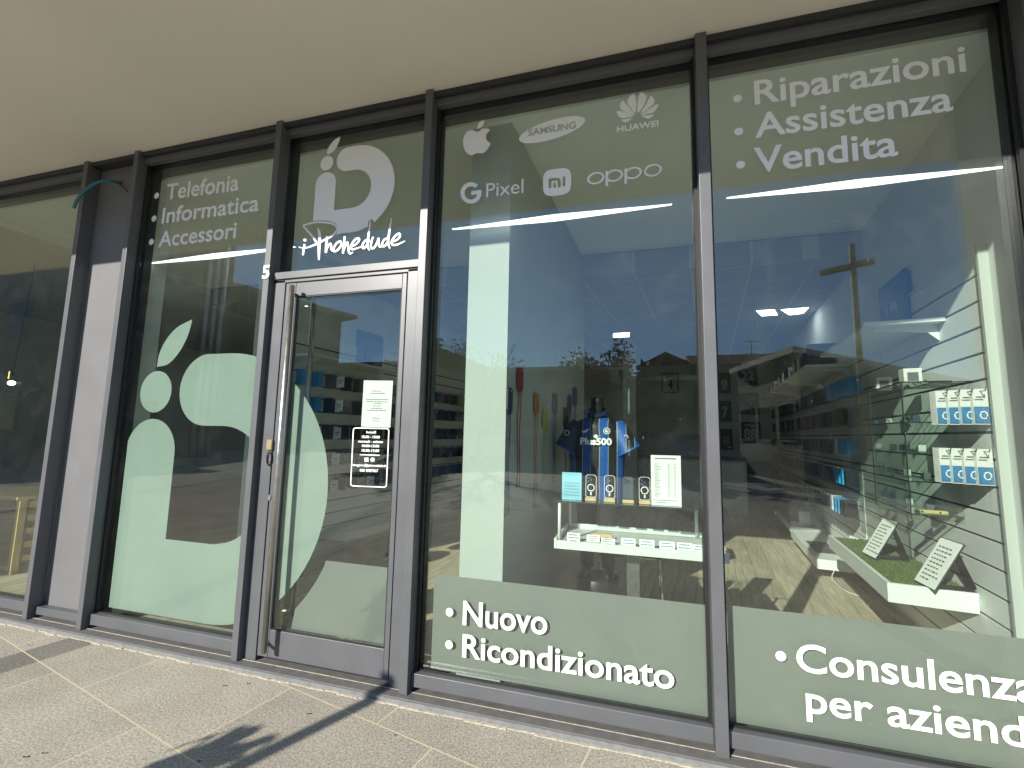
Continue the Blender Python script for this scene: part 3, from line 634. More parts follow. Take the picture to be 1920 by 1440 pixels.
# ================================================================== THINGS ON AND NEAR THE FRONT
# notice behind the door glass
nt = thing('paper_notice', 'white paper sheet with faint reversed print behind the door glass', 'notice', at(707, 757, 1, .093))
qs = [at(*p, 1, .093) for p in ((682.2, 713.2), (737, 713.9), (731.7, 802), (677, 800))]
mb = MB(); mb.prism(qs, (0, .0012, 0)); part('sheet', nt, mb, M['paper'])
mb = MB()
for i, (r_, a, b) in enumerate(((.22, .3, .62), (.27, .25, .75), (.40, .12, .88), (.45, .15, .85), (.49, .4, .66), (.54, .38, .64), (.59, .3, .68), (.635, .18, .84), (.80, .36, .62), (.86, .4, .6))):
    x = a
    while x < b:
        l_ = random.uniform(.03, .09); P = lambda s_, t: (qs[0].lerp(qs[1], s_)).lerp(qs[3].lerp(qs[2], s_), t) + Vector((0, -.0006, 0))
        mb.quad(P(x, r_), P(min(x + l_, b), r_), P(min(x + l_, b), r_ + .016), P(x, r_ + .016)); x += l_ + .018
part('print', nt, mb, M['ink'], bevel=-1)
# loose teal sheath at the top of the infill panel
fc = crop(0, 250, .27083)
cp = [at(*fc(x, y), 1, d) for x, y, d in ((512, 515, -.03), (535, 460, -.05), (580, 405, -.06), (640, 358, -.05), (710, 330, -.02), (780, 332, .03), (838, 345, .098))]
mb = MB(); mb.tube([Vector(p) for p in crom([tuple(p) for p in cp], 5, False)], .012, 10); 
cb = thing('cable_sheath', 'teal corrugated cable sheath sticking out of the panel by the neighbouring unit', 'cable', cp[-1])
part('sheath', cb, mb, M['teal']); mb = MB(); mb.tube([cp[-1] + Vector((-.03, -.03, .006)), cp[-1] + Vector((.05, -.004, -.05)), cp[-1] + Vector((.1, -.002, -.10))], .003, 6); part('wire', cb, mb, M['dark'])
# white streaks on the panes, put in as added glowing bars behind them
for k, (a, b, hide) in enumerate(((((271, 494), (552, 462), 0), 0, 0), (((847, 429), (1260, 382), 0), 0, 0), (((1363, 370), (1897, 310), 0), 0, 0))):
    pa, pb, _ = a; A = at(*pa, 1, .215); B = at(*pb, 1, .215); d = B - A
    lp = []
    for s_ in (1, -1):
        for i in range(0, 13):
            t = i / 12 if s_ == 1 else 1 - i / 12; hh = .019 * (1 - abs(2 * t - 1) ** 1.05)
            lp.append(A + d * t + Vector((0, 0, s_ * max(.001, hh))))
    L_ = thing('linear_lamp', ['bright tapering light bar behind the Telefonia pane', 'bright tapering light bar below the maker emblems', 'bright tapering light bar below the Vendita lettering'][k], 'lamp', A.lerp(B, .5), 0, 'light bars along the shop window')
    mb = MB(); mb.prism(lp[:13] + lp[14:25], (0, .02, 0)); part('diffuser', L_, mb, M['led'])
    for t in (.25, .75): mb = MB(); q = A.lerp(B, t); mb.tube([q + Vector((0, .012, .012)), Vector((q.x, q.y + .012, 3.62))], .0008, 5); part('wire', L_, mb, M['acrylic'])  # clear, barely visible wires added to hold up the glowing streaks

# ================================================================== WINDOW DISPLAY
DT = .03
tx0, tx1, ty0, ty1, tz = -.505, .50, .55, 1.06, .80
tb = thing('display_table', 'white display table with raised rim and a glass shelf on posts in the window', 'display table', ((tx0 + tx1) / 2, .75, .03))
mb = MB(); mb.box(tx0, tx1, ty0, ty1, tz - .02, tz - .002); mb.box(tx0, tx1, ty0 - .018, ty0 - .0005, tz - .035, tz + .018); mb.box(tx0 - .018, tx0 - .0005, ty0 - .018, ty1 + .018, tz - .035, tz + .03); mb.box(tx1 + .0005, tx1 + .018, ty0 - .018, ty1 + .018, tz - .035, tz + .03); mb.box(tx0, tx1, ty1 + .0005, ty1 + .018, tz - .035, tz + .03); part('tray', tb, mb, M['white'], bevel=.002)
ql = at(1187, 1060, 1, .70); mb = MB(); mb.box(ql.x - .04, ql.x + .04, .70, .71, .04, tz - .021); mb.box(ql.x - .16, ql.x + .16, .6, .95, .0305, .045); part('pedestal', tb, mb, M['steel'])
mb = MB(); mb.box(tx0 - .02, tx1 + .02, ty0 - .005, ty1 + .01, 1.058, 1.066); part('glass_shelf', tb, mb, M['clear'])
mb = MB(); mb.box(tx0 - .0205, tx1 + .0205, ty0 - .007, ty0 - .0055, 1.0575, 1.0665); part('shelf_edge', tb, mb, M['glass_edge'])
for x in (tx0 + .012, .40):
    for y in (ty0 + .015, ty1 - .02): mb = MB(); mb.tube([(x, y, tz), (x, y, 1.057)], .011, 12); part('post', tb, mb, M['white'])
SH = 1.067
# things on the glass shelf
cq = [at(*p, 1, .62) for p in ((1054, 885), (1090.5, 885.5), (1090, 940))]
cx_ = (cq[0].x + cq[1].x) / 2; w_ = cq[1].x - cq[0].x
cd = thing('leaflet', 'pale blue leaflet with handwritten lines at the left end of the glass shelf', 'leaflet', (cx_, .62, SH))
mb = MB(); mb.box(cx_ - w_ / 2, cx_ + w_ / 2, .62, .624, SH, cq[0].z); part('card', cd, mb, M['skycard'])
mb = MB(); hh = cq[0].z - SH
for i in range(5):
    pts = [(cx_ - w_ * .38 + w_ * .76 * j / 18 + .002 * sin(j * 2.1), SH + hh * (.62 - .11 * i) + .004 * sin(j * 1.9 + i * 2) - .002 * (j % 3)) for j in range(19)]
    L2, R2 = ribbon(pts, .0022, 1, 1, 2); vs = [Vector((x, .6194, z)) for x, z in L2 + R2]; n = len(L2); mb.merge(vs, [(k, k + 1, n + k + 1, n + k) for k in range(n - 1)])
part('handwriting', cd, mb, M['navy'], bevel=-1)
pq = [at(*p, 1, .60) for p in ((1220, 853), (1276, 853.5), (1279, 948))]
pl = thing('price_list', 'white printed price list standing at the right end of the glass shelf', 'price list', (pq[0].x + .1, .60, SH))
mb = MB(); px0, px1 = pq[0].x, pq[1].x; zt_ = pq[0].z; mb.box(px0, px1, .598, .602, SH, zt_); part('sheet', pl, mb, M['paper'])
mb = MB(); hh = zt_ - SH; ww = px1 - px0
mb.box(px0 + ww * .14, px0 + ww * .86, .5974, .5978, zt_ - hh * .075, zt_ - hh * .055)
for i in range(24):
    z = zt_ - hh * (.17 + i * .028)
    for a, b in ((.12, .12 + random.uniform(.12, .22)), (.56, .63), (.77, .83)): mb.box(px0 + ww * a, px0 + ww * b, .5974, .5978, z - hh * .007, z)
for a, b, z in ((.05, .85, .89), (.15, .5, .935)): mb.box(px0 + ww * a, px0 + ww * b, .5974, .5978, zt_ - hh * z - .003, zt_ - hh * z)
part('print', pl, mb, M['ink'])
mb = MB(); mb.box(px0 - .01, px1 + .01, .603, .606, SH, zt_ - .05); mb.box(px0 - .01, px1 + .01, .56, .602, SH - .0005, SH + .003) if False else None; part('holder', pl, mb, M['acrylic'])
# phone cases on wooden feet
def case_stand(px, py0, kind, label):
    q = at(px, py0, 1, .64); x = q.x
    t = thing('phone_case_stand', label, 'phone case', (x, .64, SH), 0, 'phone cases on wooden feet on the glass shelf')
    mb = MB(); mb.box(x - .036, x + .036, .61, .675, SH, SH + .02); part('wooden_foot', t, mb, M['wood'], bevel=.002)
    w2, h0, h1 = .036, SH + .021, SH + .168
    out = [(-w2 + .008, h0), (w2 - .008, h0), (w2, h0 + .008), (w2, h1 - .012), (w2 - .012, h1), (-w2 + .012, h1), (-w2, h1 - .012), (-w2, h0 + .008)]
    lean = lambda p, y: Vector((x + p[0], .64 + (p[1] - h0) * .12 + y, p[1]))
    inn = [(p[0] * .90, h0 + .004 + (p[1] - h0) * .95) for p in out]
    mb = MB(); mb.prism([lean(p, 0) for p in out], (0, .002, 0)); part('clear_case', t, mb, M['acrylic'] if kind != 'dark' else M['c_slate'])
    mb = MB()
    for k in range(8):
        a, b, c, d = out[k], out[(k + 1) % 8], inn[(k + 1) % 8], inn[k]; mb.prism([lean(a, -.002), lean(b, -.002), lean(c, -.002), lean(d, -.002)], (0, .0015, 0))
    part('case_rim', t, mb, M['c_white'] if kind != 'dark' else M['c_black'])
    if kind in ('ring', 'chip'):
        mb = MB(); zc = h0 + .062
        n = 24
        for k in range(n):
            a0, a1 = 2 * pi * k / n, 2 * pi * (k + 1) / n
            mb.merge([lean((rr_ * cos(a), zc + rr_ * sin(a)), -.003) for rr_, a in ((.019, a0), (.024, a0), (.024, a1), (.019, a1))], [(0, 1, 2, 3)])
        mb.merge([lean((sx, zc + dz), -.003) for sx, dz in ((-.004, -.048), (.004, -.048), (.004, -.029), (-.004, -.029))], [(0, 1, 2, 3)])
        part('magnet_ring', t, mb, M['vinyl'])
    cams = [(-.018, h1 - .022), (-.018, h1 - .045), (0, h1 - .034)]
    mb = MB()
    for c in cams: mb.merge([lean((c[0] + .008 * cos(2 * pi * k / 12), c[1] + .008 * sin(2 * pi * k / 12)), -.0028) for k in range(12)], [tuple(range(12))])
    part('camera_cutout', t, mb, M['c_slate'] if kind != 'dark' else M['c_black'])
case_stand(1108, 935, 'ring', 'clear phone case with white ring on the wooden foot beside the blue leaflet')
case_stand(1143, 938, 'chip', 'clear phone case with white ring on the second wooden foot')
case_stand(1178, 940, 'dark', 'dark tinted phone case without ring on a wooden foot')
case_stand(1209, 942, 'ring', 'clear phone case with white ring on the wooden foot beside the price list')
# price cards in the tray
def price_card(px, py, w_, h_, y, tilt, label, blue):
    q = at(px, py, 1, y); z0 = tz - .0015; t = thing('price_card', label, 'price card', (q.x, y, z0), 0, 'price cards along the white tray')
    Q = lambda a, b, d=0: Vector((q.x + w_ * (a - .5), y + b * h_ * .35 - d, z0 + b * h_))
    mb = MB(); mb.prism([Q(0, 0), Q(1, 0), Q(1, 1), Q(0, 1)], (0, .0012, 0)); part('card', t, mb, M['paper'])
    mb = MB()
    for b, a0, a1, hh in ((.72, .16, .8, .13), (.42, .1, .9, .12), (.12, .25, .72, .1)):
        x = a0
        while x < a1: l_ = random.uniform(.06, .16); mb.merge([Q(x, b, .0008), Q(min(a1, x + l_), b, .0008), Q(min(a1, x + l_), b + hh, .0008), Q(x, b + hh, .0008)], [(0, 1, 2, 3)]); x += l_ + .03
    part('print', t, mb, M['bluepack'] if blue else M['ink'], bevel=-1)
    return t
cards = [(1075, 1002, .085, .055, .60, 'price card nearest the left post of the tray', 0), (1112, 1001, .085, .04, .66, 'low price card behind the wooden block card', 0), (1140, 1006, .087, .04, .60, 'low price card right of the wooden block', 0),
         (1178, 1012, .088, .055, .57, 'price card with blue heading above the pedestal', 1), (1213, 1015, .09, .055, .57, 'second price card with blue heading from the pedestal', 1), (1251, 1018, .09, .055, .57, 'third price card with blue heading from the pedestal', 1),
         (1284, 1020, .09, .055, .57, 'price card with blue heading below the right post', 1), (1314, 1022, .085, .05, .57, 'price card with blue heading half hidden by the mullion', 1)]
for px, py, w2, h2, y, lb, bl in cards: price_card(px, py, w2, h2, y, 0, lb, bl)
q = at(1129, 993, 1, .74); wb = thing('wooden_block', 'light wooden block with two dark slots in the tray', 'wooden block', (q.x, .74, tz))
mb = MB(); mb.box(q.x - .065, q.x + .065, .73, .76, tz - .0018, tz + .038); part('block', wb, mb, M['wood'], bevel=.002)
for x0_ in (-.045, .012): mb = MB(); mb.box(q.x + x0_, q.x + x0_ + .033, .7285, .7298, tz + .012, tz + .018); part('slot', wb, mb, M['c_red'])
# mannequin in a striped football shirt
my = 1.38; mx_ = at(1120, 800, 1, my).x
mq = thing('mannequin', 'black headless mannequin in a blue and black striped football shirt', 'mannequin', (mx_, my, .03))
zs = 1.64
mb = MB(); mb.loft([(mx_, my, 1.35, .13, .085), (mx_, my, 1.5, .14, .09), (mx_, my, 1.60, .12, .075), (mx_, my + .0, 1.645, .075, .062), (mx_, my - .005, 1.68, .056, .056), (mx_, my - .01, 1.76, .053, .056), (mx_, my - .012, 1.80, .055, .058), (mx_, my - .012, 1.815, .048, .05)], 20)
part('body', mq, mb, M['mann'])
mb = MB()
for s_ in (-1, 1): mb.loft([(mx_ + s_ * .085, my + .01, .44, .05, .06), (mx_ + s_ * .085, my, .62, .062, .07), (mx_ + s_ * .085, my, .8, .078, .085), (mx_ + s_ * .09, my, .97, .09, .1), (mx_ + s_ * .06, my, 1.06, .1, .1)], 16)
part('trousers', mq, mb, M['trouser'])
mb = MB()
for s_ in (-1, 1): mb.loft([(mx_ + s_ * .09, my - .05, .38, .045, .11), (mx_ + s_ * .09, my - .03, .43, .042, .085), (mx_ + s_ * .09, my + .01, .46, .042, .05)], 14)
mb.loft([(mx_, my, .031, .17, .16), (mx_, my, .36, .17, .16), (mx_, my, .375, .16, .15)], 24)
part('shoes_and_plinth', mq, mb, M['dark'])
# shirt: torso shell and two sleeves as one surface family
def torso(z):
    k = (z - 1.0) / .66
    if z > 1.6: a = .20 - (z - 1.6) * 2.6
    else: a = .185 + .02 * sin(k * 4) + .02 * k
    b = .105 + .03 * sin(max(0, min(1, k)) * pi * .9)
    return max(.07, a * 1.05), b if z < 1.6 else b - (z - 1.6) * .9
mb = MB(); zz = [.985 + .035 * i for i in range(20)]; rs = []
for z in zz:
    a, b = torso(z); n = 36
    rs.append([Vector((mx_ + a * cos(t) * (1 + .03 * sin(7 * t + z * 9)), my + b * sin(t) * (1 + .05 * sin(5 * t + z * 14)), z)) for t in [2 * pi * j / n for j in range(n)]])
mb.rings(rs, False)
jersey = part('jersey', mq, mb, M['jersey'])
for s_, ma, lab in ((-1, 'navy', 'dark sleeve with a badge'), (1, 'jersey', 'striped sleeve')):
    mb = MB(); A = Vector((mx_ + s_ * .15, my, 1.575)); B = Vector((mx_ + s_ * .252, my - .05, 1.385)); d = (B - A).normalized(); sd_ = d.cross(Vector((0, 1, 0))).normalized(); n = 18
    secs = []
    for t, ra, rb in ((-.12, .07, .07), (0, .085, .075), (.3, .092, .078), (.6, .095, .082), (1, .10, .088)):
        c = A.lerp(B, t); secs.append([c + sd_ * (ra * cos(2 * pi * j / n)) + Vector((0, 1, 0)) * (rb * sin(2 * pi * j / n)) for j in range(n)])
    mb.rings(secs, False); part('sleeve', jersey, mb, M[ma], lab)
    mb = MB(); c = A.lerp(B, .985); c2 = A.lerp(B, 1.04); mb.rings([[k + sd_ * (.102 * cos(2 * pi * j / n)) + Vector((0, 1, 0)) * (.09 * sin(2 * pi * j / n)) for j in range(n)] for k in (c, c2)], False); part('cuff', jersey, mb, M['blue'])
mb = MB(); n = 20
mb.rings([[Vector((mx_ + ra * cos(t), my - .01 + ra * .95 * sin(t), z + .03 * sin(t))) for t in [2 * pi * j / n for j in range(n)]] for z, ra in ((1.655, .082), (1.70, .066), (1.715, .07), (1.68, .092))], False); part('collar', jersey, mb, M['navy'])
mb = MB(); mb.prism([Vector(p) for p in ((mx_ - .10, my - .085, 1.665), (mx_ - .055, my - .095, 1.69), (mx_ - .085, my - .05, 1.73), (mx_ - .115, my - .03, 1.70))], (.004, -.004, .004)); part('collar_flap', jersey, mb, M['blue'])
def chest(t, dy=-.012):
    out = []
    for x, z in t[0]:
        a, b = torso(z); q_ = max(-.95, min(.95, x / a)); out.append(Vector((mx_ + x, my - b * 1.05 * sqrt(1 - q_ * q_) + dy, z)))
    return out, t[1]
def subdiv(t): return t
mb = MB()
for t in (fit2d(text2d('Plus500', .045), -.128, .125, 1.425, .050), fill([[(-.008, 1.505), (.008, 1.505), (.008, 1.497), (.018, 1.497), (.018, 1.484), (.008, 1.484), (.008, 1.476), (-.008, 1.476), (-.008, 1.484), (-.018, 1.484), (-.018, 1.497), (-.008, 1.497)]]),
          fill([[(-.118, 1.535), (-.095, 1.530), (-.075, 1.545), (-.05, 1.552), (-.062, 1.54), (-.08, 1.52), (-.105, 1.518)]]), fill([disc((.086, 1.535), .027, 24), disc((.086, 1.535), .022, 24), disc((.086, 1.535), .014, 16), disc((.090, 1.539), .006, 10)])):
    v, f = chest(t); mb.merge(v, f)
part('shirt_lettering', jersey, mb, M['vinyl'], 'white chest lettering, cross, swoosh and round crest', bevel=-1)
mb = MB()
for c, r0 in (((.235, 1.49), .018), ((.243, 1.455), .020), ((.222, 1.462), .012)):
    lp = fill([disc(c, r0, 18), disc(c, r0 * .7, 18)]); mb.merge([Vector((mx_ + x, my - .10 - (x - .2) * .05, z)) for x, z in lp[0]], lp[1])
part('sleeve_badge', jersey, mb, M['c_white'], bevel=-1); mb = MB()
lp = fill([disc((-.24, 1.515), .022, 18), disc((-.24, 1.515), .016, 18)]); mb.merge([Vector((mx_ + x, my - .105, z)) for x, z in lp[0]], lp[1])
part('sleeve_badge', jersey, mb, M['c_white'], bevel=-1)
# chrome framed stool behind the table
st = thing('stool', 'chrome framed stool standing behind the display table', 'stool', (-.05, 1.75, .03))
mb = MB()
for x, y in ((-.33, 1.55), (.2, 1.55), (-.33, 1.95), (.2, 1.95)): mb.tube([(x, y, .031), (x * .9 - .01, y, .5)], .009, 10)
mb.tube([(-.31, 1.55, .495), (.18, 1.55, .495), (.18, 1.95, .495), (-.31, 1.95, .495), (-.31, 1.55, .495)], .009, 10); mb.tube([(-.33, 1.55, .10), (.2, 1.55, .10)], .006, 8); part('frame', st, mb, M['chrome'])
mb = MB(); mb.box(-.32, .19, 1.54, 1.96, .506, .53); part('seat', st, mb, M['c_black'], bevel=.006)

# phone straps hung on the pillar
def pillar_at(px, py):
    d = ray(px, py); n_ = Vector((2.49, -.21, 0)).normalized(); p0 = Vector((-.79, .27, 0)); t = (p0 - CAM).dot(n_) / d.dot(n_); return CAM + d * t
pn = Vector((2.49, -.21, 0)).normalized(); pd = Vector((.21, 2.49, 0)).normalized()
for px, y0, y1, ye, hw, mk, lb in ((952, 727, 778, 965, .042, 'navy', 'navy strap hanging nearest the edge of the white pillar'), (972, 689, 737, 912, .050, 's_red', 'red strap hanging highest on the white pillar'), (1003, 737, 778, 950, .05, 's_orange', 'orange strap hanging between the red and yellow ones'),
        (1019, 767, 806, 900, .055, 's_yellow', 'short yellow strap hanging on the white pillar'), (1038, 738, 777, 903, .06, 's_teal', 'teal strap hanging right of the yellow one'), (1059, 764, 805, 890, .07, 's_black', 'black strap hanging lowest, behind the shirt sleeve'), (1066, 741, 776, 890, .06, 's_blue', 'dark blue strap hanging beside the black one'), (1076, 727, 762, 880, .07, 's_purple', 'lilac strap hanging deepest on the white pillar')):
    a = pillar_at(px, y0); b = pillar_at(px + 1, y1); e = pillar_at(px + 1, ye)
    t = thing('phone_strap', lb, 'strap', a + pn * .015, 0, 'coloured straps hanging on the pillar')
    tz_, bz = a.z, a.z - (a.z - b.z)
    out = [(-hw * .6, tz_), (hw * .6, tz_), (hw, tz_ - .012), (hw, bz + .03), (hw * .4, bz), (-hw * .4, bz), (-hw, bz + .03), (-hw, tz_ - .012)]
    mb = MB(); mb.prism([a + pd * x_ + Vector((0, 0, z_ - a.z)) + pn * .008 for x_, z_ in out], pn * .014); part('loop', t, mb, M[mk], bevel=.003)
    mb = MB()
    for s_ in (-1, 1):
        L0 = e.z - bz; pts = [a + pn * .012 + pd * (s_ * hw * (.45 + .25 * sin(k * 1.3 + s_))) + Vector((0, 0, bz - a.z + L0 * k / 6)) for k in range(7)]; mb.tube(pts, .0032, 5)
    part('cord', t, mb, M[mk])
    mb = MB(); mb.tube([a + Vector((0, 0, -.02)), a + pn * .03 + Vector((0, 0, -.02))], .004, 6); part('hook', t, mb, M['steel'])

# ================================================================== RIGHT SLAT WALL AND FITTINGS
UW = 1.777
def slat_wall(u0, u1, v0, v1, z0, z1, face, label, ztop_trim=True):
    t = thing('slat_wall', label, 'slat wall', W((u0 + u1) / 2, v0, .03), -TH)
    mb = MB(); z = z1
    while z > z0 + .02:
        zb = max(z0, z - .134); mb.ubox(u0, u1, v0, v1, zb, z); z -= .15
    part('boards', t, mb, M['slat'])
    mb = MB(); mb.ubox(min(u0, u1) + (.014 if face < 0 else 0), max(u0, u1) - (.014 if face > 0 else 0), v0 + .002, v1, z0, z1 - .002); part('groove_backing', t, mb, M['groove'])
    return t
sw = slat_wall(UW, 1.799, .89, 9.4, .10, 2.60, -1, 'white slatted wall panel along the right side of the shop')
mb = MB(); mb.ubox(UW - .022, 1.7995, .866, .889, .03, 2.615); part('edge_trim', sw, mb, M['pillar'])
mb = MB(); mb.ubox(UW - .008, UW - .001, 3.3, 3.335, .1, 2.6); mb.ubox(UW - .008, UW - .001, 6.2, 6.235, .1, 2.6); part('joint_trim', sw, mb, M['white'])
mb = MB(); mb.ubox(UW - .012, 1.7995, .868, 9.4, 2.601, 2.615); part('top_trim', sw, mb, M['white'])
def bracket_shelf(v0, v1, z, depth, label):
    t = thing('wall_shelf', label, 'shelf', W(UW, v0, z), -TH, 'white shelves on brackets along the slatted wall')
    mb = MB(); mb.ubox(UW - depth, UW - .001, v0, v1, z, z + .028); part('board', t, mb, M['white'], bevel=.003)
    for v in (v0 + .10, v1 - .12):
        mb = MB(); mb.prism([W(UW - .002, v, z - .001), W(UW - depth * .85, v, z - .001), W(UW - depth * .8, v, z - .02), W(UW - .06, v, z - .05), W(UW - .002, v, z - .11)], E2 * .012); part('bracket', t, mb, M['white'])
    return t
bracket_shelf(1.34, 2.66, 2.285, .432, 'empty white shelf nearest the window, high on the slatted wall')
bracket_shelf(3.4, 4.8, 2.30, .432, 'white shelf in the middle carrying dark boxes')
bracket_shelf(4.95, 6.35, 2.30, .432, 'white shelf after the middle one, carrying boxes')
bracket_shelf(6.5, 7.9, 2.30, .432, 'white shelf farthest from the window')
# boxes on the deeper shelves
def pbox(u, v, z, w_, d, h, mk, label, grp, front=None):
    t = thing('product_box', label, 'box', W(u, v, z), -TH, grp)
    mb = MB(); mb.box(-w_ / 2, w_ / 2, 0, d, 0, h); part('carton', t, mb, M[mk], local=True, bevel=.002)
    if front: mb = MB(); mb.box(-w_ * .3, w_ * .3, -.001, -.0003, h * .2, h * .75); part('printed_face', t, mb, M[front], local=True)
    return t
pbox(1.52, 3.45, 2.3285, .26, .10, .24, 'c_navy', 'largest dark box at the front of the middle shelf', 'boxes on the high shelves', 'c_slate')
for k, (v, mk, h) in enumerate(((3.62, 'c_black', .23), (3.78, 'c_navy', .21), (3.95, 'c_black', .22), (4.12, 'c_grey', .2), (4.3, 'c_white', .22), (4.45, 'c_black', .22), (4.62, 'c_white', .2), (5.0, 'c_white', .2), (5.2, 'c_black', .21), (5.4, 'c_black', .2), (5.62, 'c_white', .2), (5.85, 'c_black', .19), (6.1, 'c_tan', .19), (6.6, 'c_white', .19), (6.85, 'c_black', .18), (7.1, 'c_white', .18), (7.4, 'c_black', .18))):
    pbox(1.48, v, 2.3285, .13, .045, h, mk, {'c_black': 'thin black box standing in the row on the high shelves', 'c_navy': 'thin navy box behind the largest dark box', 'c_grey': 'thin grey box standing in the row on the high shelf', 'c_white': 'thin white box standing in the row on the high shelves', 'c_tan': 'thin tan box near the end of the high shelves'}[mk], 'boxes on the high shelves', 'c_grey' if mk == 'c_white' else None)
# hook rows with hanging packs
pack_src = {}
def hang_pack(u, v, z, mk, label, grp, side=-1):
    key = (mk, side)
    if key not in pack_src:
        t = thing('hanging_pack', label, 'phone case pack', W(u, v, z), -TH, grp)
        mb = MB(); mb.box(-.055, .055, -.036, .036, -.165, .0); part('packs', t, mb, M[mk], local=True, bevel=.003)
        mb = MB(); mb.tube([(-side * .10 if side < 0 else -.10, 0, .012), (side * .10, 0, .012), (side * .115, 0, .026)], .003, 5); part('hook', t, mb, M['steel'], local=True)
        pack_src[key] = t; return t
    o = dup(pack_src[key], W(u, v, z), -TH, label); o['group'] = grp; return o
ROWN = ['top', 'second', 'third', 'fourth', 'lowest']
COLN = dict(c_black='black', c_grey='grey', c_slate='slate blue', c_blue='bright blue', c_white='white', c_red='red brown', c_tan='tan', c_navy='navy')
rowz = [2.12, 1.82, 1.51, 1.20, .87]
pal = ['c_black', 'c_black', 'c_slate', 'c_grey', 'c_black', 'c_navy', 'c_grey']
rnd = random.Random(3)
for ri, z in enumerate(rowz):
    n = 0; v = 2.95 + (.0 if ri < 1 else .1 * ri)
    while v < 9.1:
        mk = rnd.choice(pal)
        if ri == 0 and v < 3.8: mk = 'c_blue'
        if ri == 1: mk = rnd.choice(pal + ['c_tan', 'c_slate', 'c_red'])
        if ri == 2 and v < 3.6: mk = rnd.choice(['c_white', 'c_blue', 'c_blue', 'c_grey'])
        if ri == 3 and 3.3 < v < 3.75: mk = rnd.choice(['c_blue', 'c_white', 'c_blue'])
        if ri == 4 and v < 3.9: mk = ['c_black', 'c_black', 'c_blue', 'c_blue', 'c_white', 'c_grey'][n % 6]
        hang_pack(1.665, v, z, mk, f'{COLN[mk]} pack hanging in the {ROWN[ri]} hook row of the right wall', f'{COLN[mk]} packs in the {ROWN[ri]} hook row of the right wall')
        v += .135 + .03 * (n % 5 == 4); n += 1
# glass case
gc = thing('glass_case', 'tall clear glass display case fixed to the slatted wall', 'glass case', W(1.65, 1.33, 1.03), -TH)
gu0, gu1, gv0, gv1, gz0, gz1 = 1.52, 1.774, 1.33, 2.62, 1.035, 1.885
mb = MB(); mb.ubox(gu0, gu1, gv0, gv1, gz1, gz1 + .006); part('top_plate', gc, mb, M['clear'])
for z in (gz0, 1.24, 1.42, 1.62): mb = MB(); mb.ubox(gu0 + .007, gu1, gv0 + .007, gv1, z, z + .006); part('glass_shelf', gc, mb, M['clear'])
mb = MB(); mb.ubox(gu0, gu0 + .006, gv0 + .007, gv1, gz0 - .03, gz1 - .0005); part('front_panel', gc, mb, M['clear'])
mb = MB(); mb.ubox(gu0, gu1, gv0, gv0 + .006, gz0 - .03, gz1 - .0005); part('side_panel', gc, mb, M['clear'])
mb = MB()
for z in (gz0, 1.24, 1.42, 1.62, gz1): mb.ubox(gu0 - .0015, gu1, gv0 - .003, gv0 - .0005, z - .001, z + .0075)
for u, v in ((gu0 - .0012, gv0 - .0012), (gu0 - .0012, 1.98)): mb.ubox(u - .006, u, v - .006, v, gz0 - .03, gz1)
for z in (gz0, 1.24, 1.42, 1.62, gz1): mb.ubox(gu0 - .003, gu0 - .0004, gv0, gv1, z - .001, z + .0075)
part('polished_edge', gc, mb, M['glass_edge'])
mb = MB()
for z in (gz0 + .02, 1.44, gz1 - .03):
    for u in (gu0 + .03, gu1 - .02): mb.tube([W(u, gv0 - .008, z), W(u, gv0 + .014, z)], .012, 12)
part('clamp', gc, mb, M['chrome'])
for k, (u, v, lb) in enumerate(((1.64, 1.50, 'white headphone box nearer the window on top of the glass case'), (1.62, 1.98, 'white headphone box farther along the top of the glass case'))):
    pbox(u, v, gz1 + .0065, .10, .09, .11, 'c_white', lb, 'white boxes on the glass case', 'c_grey')
for k in range(16):
    z = (1.247, 1.427, 1.627, 1.042)[k % 4]; v = 1.42 + .28 * (k // 4) + .05 * (k % 3)
    t = thing('acrylic_stand', f'small clear stand with a gadget on the {["third", "second", "upper", "bottom"][k % 4]} glass shelf', 'display stand', W(1.65, v, z), -TH, f'clear stands on the {["third", "second", "upper", "bottom"][k % 4]} glass shelf')
    mb = MB(); mb.prism([Vector((-.03, 0, 0)), Vector((.03, 0, 0)), Vector((.03, .03, .07)), Vector((-.03, .03, .07))], (0, .003, 0)); mb.prism([Vector((-.03, -.03, 0)), Vector((.03, -.03, 0)), Vector((.03, .0, .002)), Vector((-.03, .0, .002))], (0, 0, .003)); part('stand', t, mb, M['acrylic'], local=True)
    mb = MB(); mb.box(-.02, .02, .004, .018, .006, .05); part('gadget', t, mb, M[('c_grey', 'c_white', 'c_slate')[k % 3]], local=True, bevel=.003)
q = W(1.62, 1.40, 1.0415); ws = thing('wooden_slab', 'pale wooden slab with two holes on the lowest glass shelf', 'wooden slab', q, -TH)
mb = MB(); mb.box(-.06, .10, -.02, .02, 0, .02); part('slab', ws, mb, M['wood'], local=True, bevel=.003)
mb = MB(); mb.tube([(-.03, -.0203, .01), (-.03, -.0213, .01)], .006, 10); mb.tube([(.06, -.0203, .01), (.06, -.0213, .01)], .006, 10); part('hole', ws, mb, M['dark'], local=True)
